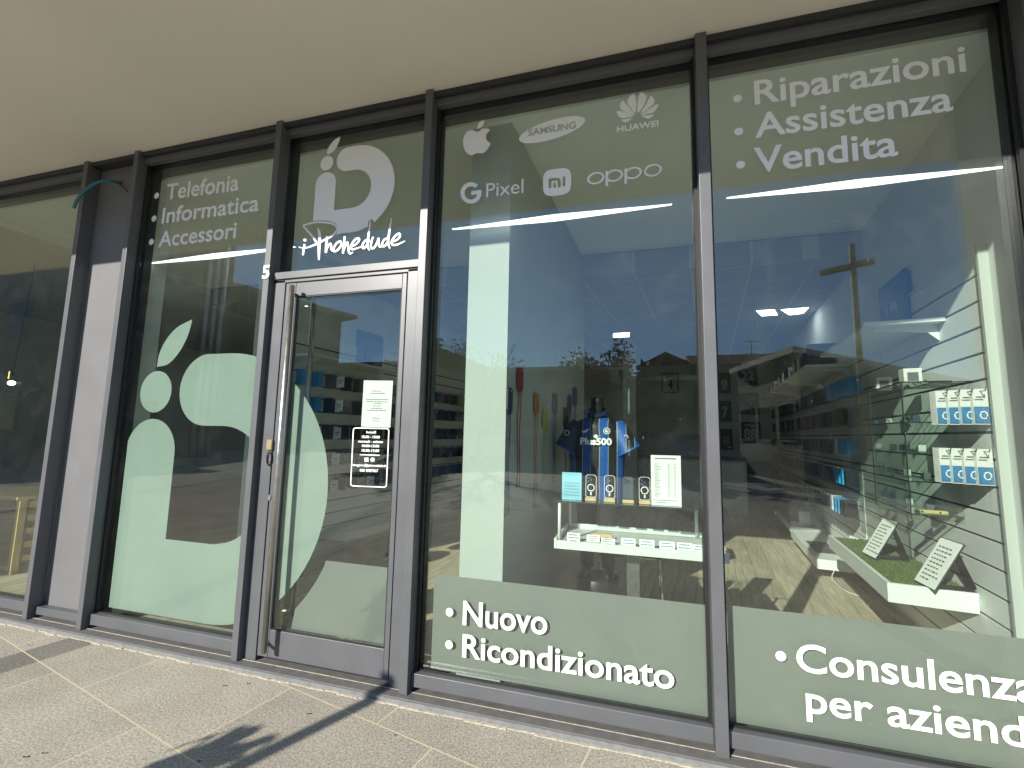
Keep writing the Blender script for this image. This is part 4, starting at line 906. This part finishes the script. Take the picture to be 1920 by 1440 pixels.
# blister packs nearest the window
def blister(u, v, z, label, grp, n_):
    t = thing('blister_pack', label, 'pack', W(u, v, z), -TH, grp)
    mb = MB()
    for k in range(n_): mb.box(-.034, .034, .012 * k - .003, .012 * k + .003, -.20 - .001 * (k % 2), 0)
    part('card', t, mb, M['c_white'], local=True)
    mb = MB(); mb.box(-.032, .032, -.0045, -.0035, -.195, -.10); part('printed_panel', t, mb, M['bluepack'], local=True)
    mb = MB(); mb.tube([(.006 + .015 * cos(a), -.006, -.148 + .02 * sin(a)) for a in [2 * pi * i / 16 for i in range(17)]], .0035, 6); part('printed_ring', t, mb, M['paper'], local=True)
    mb = MB(); mb.box(-.02, .02, -.0045, -.0035, -.05, -.043); mb.box(-.026, .01, -.0045, -.0035, -.064, -.058); part('print', t, mb, M['ink'], local=True)
    mb = MB(); mb.tube([(UW - u, .05, -.004), (0, .05, -.012), (0, -.055, -.016), (0, -.065, .0)], .0025, 5); part('hook', t, mb, M['dark'], local=True)
for r_, z in enumerate((1.80, 1.465)):
    for k in range(4):
        blister(1.738 - .043 * k, .94 + .028 * k + .02 * r_, z, f'{["first", "second", "third", "last"][k]} blue and white blister pack from the wall in the {["upper", "lower"][r_]} hook row', 'blue and white blister packs', 7 if k else 3)
pkr = []
# hooks without goods
eh = thing('slat_hook_row', 'row of empty dark hooks under the top of the glass case', 'hooks', W(UW, 1.15, 1.85), -TH)
for k in range(5): mb = MB(); mb.tube([W(UW, 1.45 - .09 * k, 1.86), W(UW - .2, 1.45 - .09 * k, 1.855), W(UW - .22, 1.45 - .09 * k, 1.875)], .003, 5); part('hook', eh, mb, M['dark'])
# white wall platforms with turf and tablets
def platform(v0, v1, z, th, label, inset=None):
    t = thing('wall_platform', label, 'platform', W(1.56, v0, z - th), -TH, 'white platforms along the foot of the slatted wall')
    mb = MB(); mb.ubox(1.345, UW - .001, v0, v1, z - th, z); part('board', t, mb, M['white'], bevel=.003)
    if inset: mb = MB(); mb.ubox(1.40, 1.62, v0 + .32, v1 - .7, z + .001, z + .004); part('dark_inlay', t, mb, M['c_grey'])
    return t
pf = platform(1.25, 2.76, .59, .095, 'nearest white platform carrying a green turf mat')
mb = MB(); mb.ubox(1.345, 1.37, 1.25, 2.76, .5905, .612); mb.ubox(1.371, UW - .001, 1.25, 1.272, .5905, .612); part('rim', pf, mb, M['white'])
platform(3.36, 5.0, .25, .10, 'low white platform behind the turf one, with a dark inlay', True)
platform(5.05, 6.6, .29, .08, 'farthest white platform carrying white boxes')
tm = MB()
for i in range(9000):
    u = rnd.uniform(1.375, UW - .003); v = rnd.uniform(1.276, 2.75); a = rnd.uniform(0, pi); h = rnd.uniform(.010, .022); w_ = .0035
    p = W(u, v, .592); d = Vector((cos(a), sin(a), 0)) * w_; l_ = Vector((rnd.uniform(-.008, .008), rnd.uniform(-.008, .008), h))
    tm.merge([p - d, p + d, p + l_], [(0, 1, 2)])
tm.ubox(1.372, UW - .002, 1.273, 2.757, .591, .5935)
solo('turf_mat', 'green artificial turf mat lying on the nearest white platform', 'turf mat', tm, M['grass'], W(1.56, 1.3, .592), -TH, bevel=-1)
def tablet(pu, pv, z, rz, h, w_, label):
    t = thing('tablet_stand', label, 'tablet', W(pu, pv, z), -TH + rz, 'tablets with printed sheets on the white platforms')
    th_ = R(30); up = Vector((0, sin(th_), cos(th_)))
    P = lambda a, b, d=0: Vector((a * w_ / 2, 0, 0)) + up * (b * h) + Vector((0, -cos(th_), sin(th_))) * d
    mb = MB(); mb.prism([P(-1, 0), P(1, 0), P(1, 1), P(-1, 1)], Vector((0, cos(th_), -sin(th_))) * .01); part('tablet', t, mb, M['dark'], local=True, bevel=.003)
    mb = MB(); mb.prism([P(-.96, .02, .002), P(.96, .02, .002), P(.96, .98, .002), P(-.96, .98, .002)], Vector((0, cos(th_), -sin(th_))) * .0015); part('printed_sheet', t, mb, M['paper'], local=True)
    mb = MB()
    for b in [.12 + .085 * k for k in range(9)]:
        x = -.7
        while x < rnd.uniform(.1, .75): l_ = rnd.uniform(.1, .3); mb.merge([P(x, b, .0026), P(x + l_, b, .0026), P(x + l_, b + .03, .0026), P(x, b + .03, .0026)], [(0, 1, 2, 3)]); x += l_ + .07
    part('print', t, mb, M['ink'], local=True, bevel=-1)
    mb = MB(); mb.prism([Vector((-.05, .02, 0)), Vector((.05, .02, 0)), Vector((.05, .24, 0)), Vector((-.05, .24, 0))], (0, 0, .004)); mb.prism([Vector((-.05, .24, .004)), Vector((.05, .24, .004)), P(.3, .9) + Vector((0, .01, 0)), P(-.3, .9) + Vector((0, .01, 0))], (0, .004, 0)); part('stand', t, mb, M['dark'], local=True)
ta = at(1732, 1098, 2, .612); tc_ = at(1628, 1042, 2, .612); ta = uv_of(ta); tc_ = uv_of(tc_)
tablet(ta[0], ta[1], .612, R(-82), .33, .21, 'tablet with a printed sheet nearest the end of the turf mat')
tablet(tc_[0], tc_[1], .612, R(-82), .33, .21, 'tablet with a printed sheet at the middle of the turf mat')
tablet(1.62, 3.55, .252, R(-75), .26, .18, 'small tablet standing on the low white platform')
for k, (u, v, w2, h2, lb) in enumerate(((1.50, 5.12, .06, .20, 'narrow white box at the front of the farthest platform'), (1.57, 5.14, .07, .20, 'white box beside the narrow one on the farthest platform'), (1.52, 5.5, .16, .34, 'tall pale box at the back of the farthest platform'), (1.66, 5.3, .08, .26, 'pale grey box next to the wall on the farthest platform'))):
    pbox(u, v, .2915, w2, .05, h2, 'c_white' if k < 2 else 'c_grey', lb, 'boxes on the farthest platform')
ac = thing('acrylic_cube', 'clear acrylic cover standing on the farthest white platform', 'acrylic cover', W(1.55, 5.1, .291), -TH)
mb = MB(); mb.ubox(1.36, 1.365, 5.08, 6.2, .291, .80); mb.ubox(1.366, 1.76, 5.08, 5.085, .291, .80); mb.ubox(1.36, 1.76, 5.08, 6.2, .801, .806); part('sheets', ac, mb, M['acrylic'])
cc = [W(1.50, 3.36, .16), W(1.46, 3.30, .08), W(1.52, 3.1, .036), W(1.66, 2.9, .036), W(1.6, 2.7, .036)]
mb = MB(); mb.tube([Vector(p) for p in crom([tuple(p) for p in cc], 6, False)], .004, 6); solo('power_cable', 'white power cable trailing on the floor from the low platform', 'cable', mb, M['c_white'], cc[0])
# jersey prints on the walls
def print_board(p0, w_, h_, ax, n_, mk, txt, name, label, frame='c_black', tmk='paper', grp='framed number prints on the walls'):
    t = thing('jersey_print', label, 'picture', p0, 0, grp)
    a = ax; mb = MB(); mb.prism([p0, p0 + a * w_, p0 + a * w_ + EZ * h_, p0 + EZ * h_], -n_ * .02); part('frame', t, mb, M[frame])
    o = p0 - Vector((0, 0, 0)) + n_ * .0015
    mb = MB(); mb.prism([o + a * (w_ * .06) + EZ * (h_ * .05), o + a * (w_ * .94) + EZ * (h_ * .05), o + a * (w_ * .94) + EZ * (h_ * .95), o + a * (w_ * .06) + EZ * (h_ * .95)], -n_ * .001); part('print', t, mb, M[mk])
    mb = MB()
    for body, x0, x1, z, c in txt:
        if body is None: continue
        v, f = fit2d(text2d(body, .03), x0 * w_, x1 * w_, z * h_, c * h_); mb.merge([o + a * x + EZ * z_ + n_ * .0012 for x, z_ in v], f)
    if txt: part('lettering', t, mb, M[tmk], bevel=-1)
    return t
NV = -E2
def back(px0, py0, px1, py1, v=9.56):
    a = at_v(px0, py1, v); b = at_v(px1, py1, v); c = at_v(px0, py0, v); return W(a[0], v, a[2]), b[0] - a[0], c[2] - a[2]
for (x0, y0, x1, y1), mk, txt, lb, tm_ in (
        ((1384, 683, 1421, 723), 'navy', [('22', .18, .82, .25, .4), ('PAA', .36, .64, .72, .1)], 'navy print with a white 22 at the top of the back wall', 'c_white'),
        ((1386, 737, 1424, 777), 'c_slate', [('22', .16, .84, .25, .42)], 'grey blue print with a dark 22 below the navy one', 'navy'),
        ((1389, 791, 1427, 831), 'c_black', [('88', .18, .82, .22, .44), ('KAROVI', .22, .74, .8, .1)], 'black print with a white 88 at the bottom of the back wall', 'c_white'),
        ((1338, 700, 1370, 737), 'c_red', [('19', .2, .82, .2, .45)], 'red brown print with a white 19 beside the navy print', 'c_white'),
        ((1340, 752, 1372, 790), 'c_slate', [('17', .2, .8, .2, .5)], 'blue print with a white 17 in the middle row', 'c_white'),
        ((1342, 804, 1374, 842), 'c_slate', [('18', .2, .8, .2, .45)], 'patterned blue print with a pale 18 in the bottom row', 'c_tan'),
        ((1241, 700, 1272, 737), 'wall_deep', [('4', .4, .68, .2, .45), ('CORRADI', .15, .85, .78, .1)], 'grey print with a black 4 left of the other prints', 'c_black')):
    p0, w_, h_ = back(x0, y0, x1, y1); print_board(p0, w_, h_, E1, NV, mk, txt, '', lb, 'c_black', tm_)
ja = at_u(1665, 603, UW - .03); jb = at_u(1711, 603, UW - .03)
print_board(W(UW - .022, 2.42, 2.33), .58, .50, -E2, -E1, 'blue', [('12', .25, .72, .08, .5), ('PEZZINI', .2, .8, .74, .12)], '', 'blue print with a pale 12 high on the right wall', 'blue', 'c_slate')
# back counter and boxes deep in the room
ct = thing('counter', 'dim grey service counter with dark front deep in the shop', 'counter', W(.2, 7.6, .03), -TH)
mb = MB(); mb.ubox(-1.0, 1.0, 7.6, 8.2, .03, 1.05); part('body', ct, mb, M['wall_deep']); mb = MB(); mb.ubox(-1.05, 1.05, 7.55, 8.25, 1.051, 1.09); part('top', ct, mb, M['c_grey'])
bc = thing('cabinet', 'long dark teal low cabinet against the back of the shop', 'cabinet', W(1.0, 9.0, .03), -TH)
mb = MB(); mb.ubox(.4, 1.6, 9.0, 9.55, .03, .95); part('body', bc, mb, M['teal']); mb = MB(); mb.ubox(.38, 1.62, 8.98, 9.56, .951, .98); part('top', bc, mb, M['c_slate'])
# ceiling light panels
for k, p in enumerate((((1418, 582), (1452, 580), (1458, 590), (1428, 592)), ((1464, 580), (1516, 576), (1506, 587), (1480, 590)), ((1150, 625), (1180, 623), (1180, 631), (1150, 632)))):
    qs = [at(*c, 2, 3.347) for c in p]; t = thing('ceiling_light', ['lit ceiling panel on the left of the pair behind the last pane', 'lit ceiling panel on the right of the pair behind the last pane', 'small lit ceiling panel above the mannequin'][k], 'ceiling light', qs[0], 0, 'light panels in the tiled ceiling')
    mb = MB(); mb.prism(qs, (0, 0, -.006)); part('diffuser', t, mb, M['panel_light'])
    c = sum(qs, Vector()) / 4; o = [c + (q - c) * 1.12 for q in qs]; mb = MB()
    for i in range(4): mb.prism([qs[i], qs[(i + 1) % 4], o[(i + 1) % 4], o[i]], (0, 0, -.004))
    part('frame', t, mb, M['white'])

# ================================================================== LEFT WALL
UL = -3.87
sl = slat_wall(-3.868, -3.848, .78, 9.4, .10, 2.60, 1, 'grey slatted wall panel along the left side of the shop behind the door')
mb = MB(); mb.ubox(-3.869, -3.838, .755, .779, .03, 2.61); part('edge_trim', sl, mb, M['white'])
t = thing('wall_shelf', 'white shelf on the left slatted wall above the blue packs', 'shelf', W(-3.84, .95, 2.28), -TH)
mb = MB(); mb.ubox(-3.847, -3.44, .95, 2.4, 2.28, 2.305); part('board', t, mb, M['white'])
mb = MB(); mb.prism([W(-3.846, 1.1, 2.279), W(-3.5, 1.1, 2.279), W(-3.55, 1.1, 2.25), W(-3.846, 1.1, 2.17)], E2 * .012); part('bracket', t, mb, M['white'])
t = thing('wall_platform', 'white platform at the foot of the left slatted wall', 'platform', W(-3.65, 1.6, .25), -TH)
mb = MB(); mb.ubox(-3.847, -3.45, 1.6, 3.6, .24, .335); part('board', t, mb, M['white'], bevel=.003)
rz_l = [2.15, 1.87, 1.55, 1.25, .95]
for ri, z in enumerate(rz_l):
    v = .9; n = 0
    while v < 5.6:
        mk = rnd.choice(['c_black', 'c_black', 'c_slate', 'c_navy', 'c_grey'])
        if ri in (0, 1) and v < 1.5: mk = 'c_blue'
        if ri == 0 and v > 4: mk = rnd.choice(['c_red', 'c_tan', 'c_slate'])
        hang_pack(-3.735, v, z, mk, f'{COLN[mk]} pack hanging in the {ROWN[ri]} hook row of the left wall', f'{COLN[mk]} packs in the {ROWN[ri]} hook row of the left wall', 1)
        v += .2 + .05 * (n % 4 == 3); n += 1
k = 0
for ri, z in enumerate(rz_l):
    for v in (.83, 1.52, 2.12):
        t = thing('price_tag', f'white price tag on the {ROWN[ri]} hook row of the left wall', 'price tag', W(-3.60, v, z - .02), -TH, f'price tags on the {ROWN[ri]} hook row of the left wall')
        mb = MB(); mb.box(-.055, .055, -.002, .002, -.13, 0); part('card', t, mb, M['paper'], local=True)
        mb = MB(); mb.box(-.035, .035, -.0035, -.0025, -.06, -.05); mb.box(-.03, .02, -.0035, -.0025, -.085, -.078); part('print', t, mb, M['ink'], local=True)
pa = W(-3.845, 2.1, 2.45); print_board(W(-3.838, 2.0, 2.36), .50, .46, E2, E1, 'blue', [('13', .25, .75, .12, .5), ('CORRADI', .2, .8, .78, .1)], '', 'blue print with a pale 13 high on the left wall', 'blue', 'c_slate')
# bin on the left: small tablet on dark stand by the left wall
t = thing('leaflet_holder', 'small slanted leaflet holder low beside the left wall', 'leaflet holder', W(-3.5, .95, .337), -TH)
mb = MB(); mb.box(-.1, .1, -.05, .05, -.30, .2); part('box', t, mb, M['c_grey'], local=True)
mb = MB(); mb.prism([Vector((-.04, -.06, .02)), Vector((.04, -.06, .02)), Vector((.05, -.052, .16)), Vector((-.03, -.052, .16))], (0, -.003, 0)); part('leaflet', t, mb, M['skycard'], local=True)

# ================================================================== NEIGHBOURING UNIT
q = at(22, 715, 1, 1.1); t = thing('pendant_bulb', 'bare glowing bulb hanging in the dark unit next door', 'bulb', q)
mb = MB(); mb.tube([q + Vector((0, 0, .12)), Vector((q.x + .12, q.y, 3.49))], .004, 6); part('cord', t, mb, M['dark'])
mb = MB(); mb.tube([q + Vector((0, 0, .06)), q + Vector((0, 0, .12))], .018, 10); part('socket', t, mb, M['dark'])
mb = MB(); mb.ball(q + Vector((0, 0, -.02)), .035, 12, (1, 1, .8)); part('bulb', t, mb, M['bulb'])
mb = MB(); mb.tube([q + Vector((-.01, -.03, .03)), q + Vector((-.006, -.03, .12))], .006, 6); part('filament', t, mb, M['filament'])
a = at(40, 932, 1, .62); zt_ = a.z
t = thing('pine_table', 'pale pine slatted table in the unit next door', 'table', (a.x - .35, .62, .03))
mb = MB(); mb.box(a.x - 1.0, a.x, .60, 1.3, zt_ - .03, zt_); part('table_top', t, mb, M['light_wood2'])
for x in (a.x - .06, a.x - 1.0):
    for y in (.62, 1.22): mb = MB(); mb.box(x, x + .055, y, y + .055, .03, zt_ - .031); part('leg', t, mb, M['light_wood2'])
mb = MB()
for k in range(5): mb.box(a.x - .004, a.x + .014, .69, 1.21, .14 + .13 * k, .20 + .13 * k)
part('side_slats', t, mb, M['light_wood2'])
mb = MB(); mb.box(a.x - .94, a.x - .065, .625, .66, .06, .10); part('stretcher', t, mb, M['light_wood2'])
mb = MB(); mb.box(-11, -4.5, .34, 12, -.1, .02); solo('neighbour_floor', None, None, mb, M['c_grey'], kind='structure')

# ================================================================== ACROSS THE SQUARE (seen reflected in the glass)
def house(name, label, corners, h, wallm, over=.5, roof_h=.25, wins=(), rmat='roofedge', gable=False):
    c = sum((Vector((x, y, 0)) for x, y in corners), Vector()) / len(corners)
    t = thing(name, label, 'building', (c.x, c.y, 0))
    mb = MB(); mb.prism([Vector((x, y, -.05)) for x, y in corners], (0, 0, h + .05)); part('wall', t, mb, M[wallm])
    oc = [Vector((x, y, h)) + (Vector((x, y, 0)) - c).normalized() * over for x, y in corners]
    mb = MB()
    if gable:
        p = [o.copy() for o in oc]; r0 = (p[0] + p[3]) / 2 + EZ * roof_h; r1 = (p[1] + p[2]) / 2 + EZ * roof_h
        v = p + [r0, r1]; mb.merge(v, [(0, 1, 5, 4), (2, 3, 4, 5), (0, 4, 3), (1, 2, 5), (3, 2, 1, 0)])
    else: mb.prism([o + EZ * .001 for o in oc], (0, 0, roof_h))
    part('roof', t, mb, M[rmat])
    for (ia, ib, n_, rows, w_, hh) in wins:
        A = Vector((*corners[ia], 0)); B = Vector((*corners[ib], 0)); d = (B - A).normalized(); nrm = Vector((d.y, -d.x, 0)); L_ = (B - A).length
        if (A + nrm - c).length < (A - nrm - c).length: nrm = -nrm
        for r_ in range(rows):
            for k in range(n_):
                p = A + d * (L_ * (k + .5) / n_ - w_ / 2) + EZ * (h / rows * r_ + h / rows * .32)
                mb = MB(); mb.prism([p, p + d * w_, p + d * w_ + EZ * hh, p + EZ * hh], nrm * .06); f = part('window', t, mb, M['wall_light'])
                q = p + d * .08 + EZ * .08; mb = MB(); mb.prism([q + nrm * .061, q + nrm * .061 + d * (w_ - .16), q + nrm * .061 + d * (w_ - .16) + EZ * (hh - .16), q + nrm * .061 + EZ * (hh - .16)], nrm * .01); part('pane', f, mb, M['winglass'])
    return t
tallb = house('apartment_block', 'tall grey apartment block reflected at the left of the shopfront', [(-40, -9), (-22.6, -9), (-22.6, -17), (-40, -17)], 15, 'wall_light', .3, .4, ((0, 1, 5, 4, 1.4, 1.6), (1, 2, 3, 4, 1.2, 1.6)))
mb = MB()
for k in range(3): mb.tube([(-22.3 + .0 * k, -16.2 + .45 * k, 0), (-22.3, -16.2 + .45 * k, 13.5)], .10, 10)
part('white_column', tallb, mb, M['white'])
house('eaved_house', 'olive house with deep overhanging eaves reflected in the door', [(-27.2, -20.5), (-24.3, -29.2), (-34, -32), (-37, -23)], 11.1, 'wall_brown', 1.3, .3, ((0, 1, 3, 3, 1.3, 1.7),), 'roofedge')
house('gabled_house', 'low gabled house with clay roof reflected left of the pillar', [(-16.5, -33), (-16.5, -26), (-9.6, -26), (-9.6, -33)], 5.8, 'wall_brown', .5, 1.6, ((1, 2, 3, 2, 1, 1.3),), 'roof', True)
house('long_building', 'long tan building with flat roof reflected behind the hanging straps', [(-9.2, -25), (-.6, -25), (-.6, -32), (-9.2, -32)], 5.5, 'asphaltwall', .4, .3, ((0, 1, 5, 1, 1.2, 1.5),), 'roofedge')
house('small_gabled_house', 'small brown gabled house with chimney reflected above the price list', [(.4, -36), (.4, -34), (4.2, -34), (4.2, -36)], 7.1, 'wall_brown', .4, 1.1, ((1, 2, 2, 1, 1, 1.4),), 'roof', True)
house('brown_house', 'brown house with shuttered windows reflected beside the mannequin', [(-.4, -28), (3.6, -28), (3.6, -33), (-.4, -33)], 5.2, 'wall_brown', .3, .3, ((0, 1, 3, 2, 1, 1.2),), 'roofedge')
zc = mirror(1480, 645, 14).z
cA = mirror(1480, 645, 14); cB = mirror_z(1368, 690, zc); cC = mirror_z(1905, 728, zc)
d2 = (cB - cA); d3 = (cC - cA)
house('corner_house', 'modern house corner with pale roof edge reflected in the last pane', [(cA.x + .4, cA.y - .5), (cA.x + .4 + d3.x, cA.y - .5 + d3.y), (cA.x + d3.x + d2.x, cA.y + d3.y + d2.y), (cA.x + .4 + d2.x, cA.y - .4 + d2.y)], zc - .25, 'asphaltwall', .45, .22, ((0, 1, 3, 1, 1.4, 1.4), (3, 0, 3, 1, 1.2, 1.4)), 'roofedge')
pB = mirror(590, 690, 40); house('flat_roofed_hall', 'dark flat roofed hall reflected low in the door glass', [(pB.x, -40), (-17, -40), (-17, -46), (pB.x, -46)], mirror(680, 684, 40).z, 'wall_brown', .4, .3, ((0, 1, 4, 2, 1.4, 1.4),), 'roof')
house('pale_villa', 'pale villa reflected behind the mullion of the last pane', [(4.4, -33), (12.5, -33), (12.5, -40), (4.4, -40)], 7.0, 'asphaltwall', .4, 1.3, ((0, 1, 4, 2, 1.1, 1.4),), 'roof', True)
mb = MB(); hp = [(x, -190 - 25 * sin(x * .01), 9 + 5 * sin(x * .023) + 3 * sin(x * .061 + 1)) for x in range(-400, 401, 10)]
for a, b in zip(hp, hp[1:]): mb.quad((a[0], a[1], -1), (b[0], b[1], -1), b, a); mb.quad(a, b, (b[0], b[1] - 60, b[2] + 5), (a[0], a[1] - 60, a[2] + 5))
solo('hills', None, None, mb, M['leaf'], kind='structure', bevel=-1)
# trees
def tree(name, label, x, y, h, crown, seed, leafm, nleaf, spread=.5, leafsz=.16):
    rg = random.Random(seed); t = thing(name, label, 'tree', (x, y, 0), 0, 'trees across the square')
    mb = MB(); tips = []
    def grow(p, d, L_, r, lv):
        pts = [p]; q = p.copy(); dd = d.copy()
        for i in range(3): dd = (dd + Vector((rg.uniform(-.18, .18), rg.uniform(-.18, .18), rg.uniform(-.02, .12)))).normalized(); q = q + dd * (L_ / 3); pts.append(q.copy())
        mb.tube(pts, r, 6 if lv < 2 else 4, r * .62)
        if lv >= 2: tips.extend(pts[1:])
        if lv < 4:
            for k in range(rg.choice((2, 3, 3)) if lv else 5):
                a = rg.uniform(0, 2 * pi); s_ = rg.uniform(.35, .95) * (1 if lv else 1.1); nd = (dd + Vector((cos(a) * s_, sin(a) * s_, rg.uniform(-.1, .35)))).normalized()
                grow(pts[-1] if rg.random() < .6 else pts[2], nd, L_ * rg.uniform(.58, .8) * (1 if lv else spread * 1.3), r * .52, lv + 1)
    grow(Vector((x, y, -.05)), Vector((0, 0, 1)), h * .42, h * .022, 0)
    part('trunk', t, mb, M['bark'])
    if nleaf:
        mb = MB()
        for i in range(nleaf):
            c = rg.choice(tips) + Vector((rg.gauss(0, .22), rg.gauss(0, .22), rg.gauss(0, .2))); a = Vector((rg.gauss(0, 1), rg.gauss(0, 1), rg.gauss(0, 1))).normalized(); b = a.orthogonal().normalized(); s_ = leafsz * rg.uniform(.6, 1.3)
            mb.merge([c - a * s_, c + b * s_ * .45, c + a * s_, c - b * s_ * .45], [(0, 1, 2, 3)])
        part('crown', t, mb, M[leafm], bevel=-1)
    return t
pT = mirror(1135, 690, 21); tree('russet_tree', 'russet leaved tree reflected above the mannequin', pT.x, pT.y, 6.9, 1, 4, 'leaf_red', 1700, .55)
pT = mirror(968, 700, 30); tree('green_tree', 'green tree reflected above the red strap', pT.x, pT.y, 7.2, 1, 5, 'leaf', 2600)
pT = mirror(783, 700, 20); tree('dark_tree', 'dark leafy tree reflected at the right edge of the door', pT.x, pT.y, 8.6, 1, 6, 'leaf', 3600)
for k, (px, D, h, sd_, lb) in enumerate(((900, 17, 6.6, 11, 'bare tree reflected behind the sunlit pillar'), (520, 18, 8.2, 12, 'bare tree reflected by the door frame'), (330, 15, 7.2, 13, 'bare tree reflected in the pane with the big emblem'))):
    pT = mirror(px, 800, D); tree('bare_tree', lb, pT.x, pT.y, h, 1, sd_, 'leaf_red', 250, .6, .1)
# lamp post
pT = mirror(1621, 800, 9.8); zt_ = mirror(1612, 456, 9.8).z
lp_ = thing('lamp_post', 'tall lamp post with a crossbar reflected over the white shelf', 'lamp post', (pT.x, pT.y, 0))
mb = MB(); mb.tube([(pT.x, pT.y, -.05), (pT.x, pT.y, zt_)], .085, 12, .06); part('pole', lp_, mb, M['pole'])
mb = MB(); mb.box(-.68, .42, -.08, .08, -.06, .06, Matrix.Translation((pT.x, pT.y, zt_ - .55)) @ Matrix.Rotation(R(38), 4, 'Z')); part('crossbar', lp_, mb, M['pole'])
mb = MB(); mb.tube([(pT.x, pT.y, -.02), (pT.x, pT.y, .35)], .14, 12); part('base', lp_, mb, M['pole'])
# aerial on the roof of the corner house
a0 = mirror(1379, 690, 17.5); a0.z = zc
an = thing('roof_aerial', 'thin aerial standing on the corner house roof', 'aerial', (cA.x + d2.x * .7, cA.y + d2.y * .7, zc))
b0 = Vector((cA.x + d2.x * .75 + .4, cA.y + d2.y * .75, zc - .03)); mb = MB(); mb.tube([b0, b0 + EZ * 1.0], .02, 6)
for k in range(3): mb.tube([b0 + Vector((-.3, 0, .95 - .25 * k)), b0 + Vector((.3, 0, .95 - .25 * k))], .012, 5)
part('mast', an, mb, M['c_grey'])
# parked cars
def car(x, y, rz, mk, label):
    t = thing('parked_car', label, 'car', (x, y, 0), rz, 'cars parked across the square')
    prof = [(-2.05, .35), (-2.1, .7), (-1.95, .85), (-1.2, .93), (-.55, 1.40), (.75, 1.42), (1.45, .98), (2.0, .86), (2.1, .6), (2.05, .35)]
    mb = MB(); mb.prism([Vector((a, -.85, b)) for a, b in prof], (0, 1.7, 0)); part('body', t, mb, M[mk], local=True, bevel=.06)
    mb = MB()
    for s_ in (-1, 1): mb.prism([Vector((a, s_ * .856, b)) for a, b in ((-1.05, .95), (-.5, 1.33), (.7, 1.35), (1.25, .98))], (0, s_ * .006, 0))
    mb.prism([Vector((-1.17, -.7, .965)), Vector((-1.17, .7, .965)), Vector((-.62, .62, 1.37)), Vector((-.62, -.62, 1.37))], (-.012, 0, .012)); part('window', t, mb, M['winglass'], local=True)
    for a in (-1.3, 1.3):
        for s_ in (-1, 1):
            mb = MB(); mb.tube([(a, s_ * .70, .32), (a, s_ * .87, .32)], .32, 18); w_ = part('wheel', t, mb, M['dark'], local=True)
            mb = MB(); mb.tube([(a, s_ * .872, .32), (a, s_ * .885, .32)], .2, 14); part('rim', w_, mb, M['steel'], local=True)
    for s_ in (-1, 1): mb = MB(); mb.box(-2.115, -2.02, s_ * .68 - .15, s_ * .68 + .15, .62, .74); part('headlight', t, mb, M['paper'], local=True, bevel=.02)
for px, mk, lb, rz in ((846, 'car_s', 'silver car reflected low in the sunlit pillar', 80), (925, 'car_w', 'white car reflected left of the straps', 86), (1012, 'car_d', 'dark car reflected behind the orange strap', 92), (1290, 'car_s', 'silver car reflected beside the price list', 95)):
    p = mirror(px, 830, 21.5); car(p.x, p.y, R(rz), mk, lb)
# post and potted shrub whose shadows fall on the paving by the door
bx_, by_ = -1.44 - .415 * 4.2, -.03 - .91 * 4.2
bp_ = thing('bollard_post', 'slim post whose shadow falls across the paving to the door', 'post', (bx_, by_, 0))
mb = MB(); mb.tube([(bx_, by_, -.05), (bx_, by_, 2.22)], .04, 12); part('pole', bp_, mb, M['frame']); mb = MB(); mb.tube([(bx_, by_, 2.221), (bx_, by_, 2.245)], .048, 12); part('cap', bp_, mb, M['dark'])
sx_, sy_ = -1.84 - .415 * 3.0, -.44 - .91 * 3.0
ps = thing('potted_shrub', 'potted shrub with arching fronds whose shadow falls on the paving', 'shrub', (sx_, sy_, 0))
mb = MB(); mb.loft([(sx_, sy_, 0, .15, .15), (sx_, sy_, .36, .20, .20), (sx_, sy_, .365, .17, .17)], 20); part('pot', ps, mb, M['c_grey'])
rg = random.Random(21); mb = MB()
for k in range(70):
    a = rg.uniform(0, 2 * pi); L_ = rg.uniform(.06, .26); top = rg.uniform(1.2, 1.66); pts = [Vector((sx_ + cos(a) * L_ * t ** 1.5, sy_ + sin(a) * L_ * t ** 1.5, .35 + (top - .35) * (1 - (1 - t) ** 1.8) - .25 * t ** 4)) for t in [i / 9 for i in range(10)]]
    for i in range(9):
        w_ = .045 * sin(pi * (i + .6) / 9.4); w2 = .045 * sin(pi * (i + 1.6) / 10.4); s_ = Vector((-sin(a), cos(a), 0)); mb.merge([pts[i] - s_ * w_, pts[i] + s_ * w_, pts[i + 1] + s_ * w2, pts[i + 1] - s_ * w2], [(0, 1, 2, 3)])
part('fronds', ps, mb, M['leaf'], bevel=-1)
# dry bits on the paving
for k, (px, py) in enumerate(((54, 1210), (420, 1286), (464, 1282), (578, 1339), (588, 1250), (740, 1379), (373, 1428), (45, 1420), (80, 1413))):
    p = at(px, py, 2, .0045); mb = MB(); s_ = random.uniform(.006, .012); a = random.uniform(0, 3)
    mb.prism([p + Vector((s_ * r_ * cos(t + a), .5 * s_ * r_ * sin(t + a), .002 * r_)) for t, r_ in ((0, 1), (1.2, .8), (2.4, .9), (3.6, 1.1), (5, .7))], (0, 0, .002))
    solo('dry_leaf', 'tiny dark dry leaf scrap lying on the beige paving', 'leaf scrap', mb, M['bark'], p, 0, 'leaf scraps on the paving')
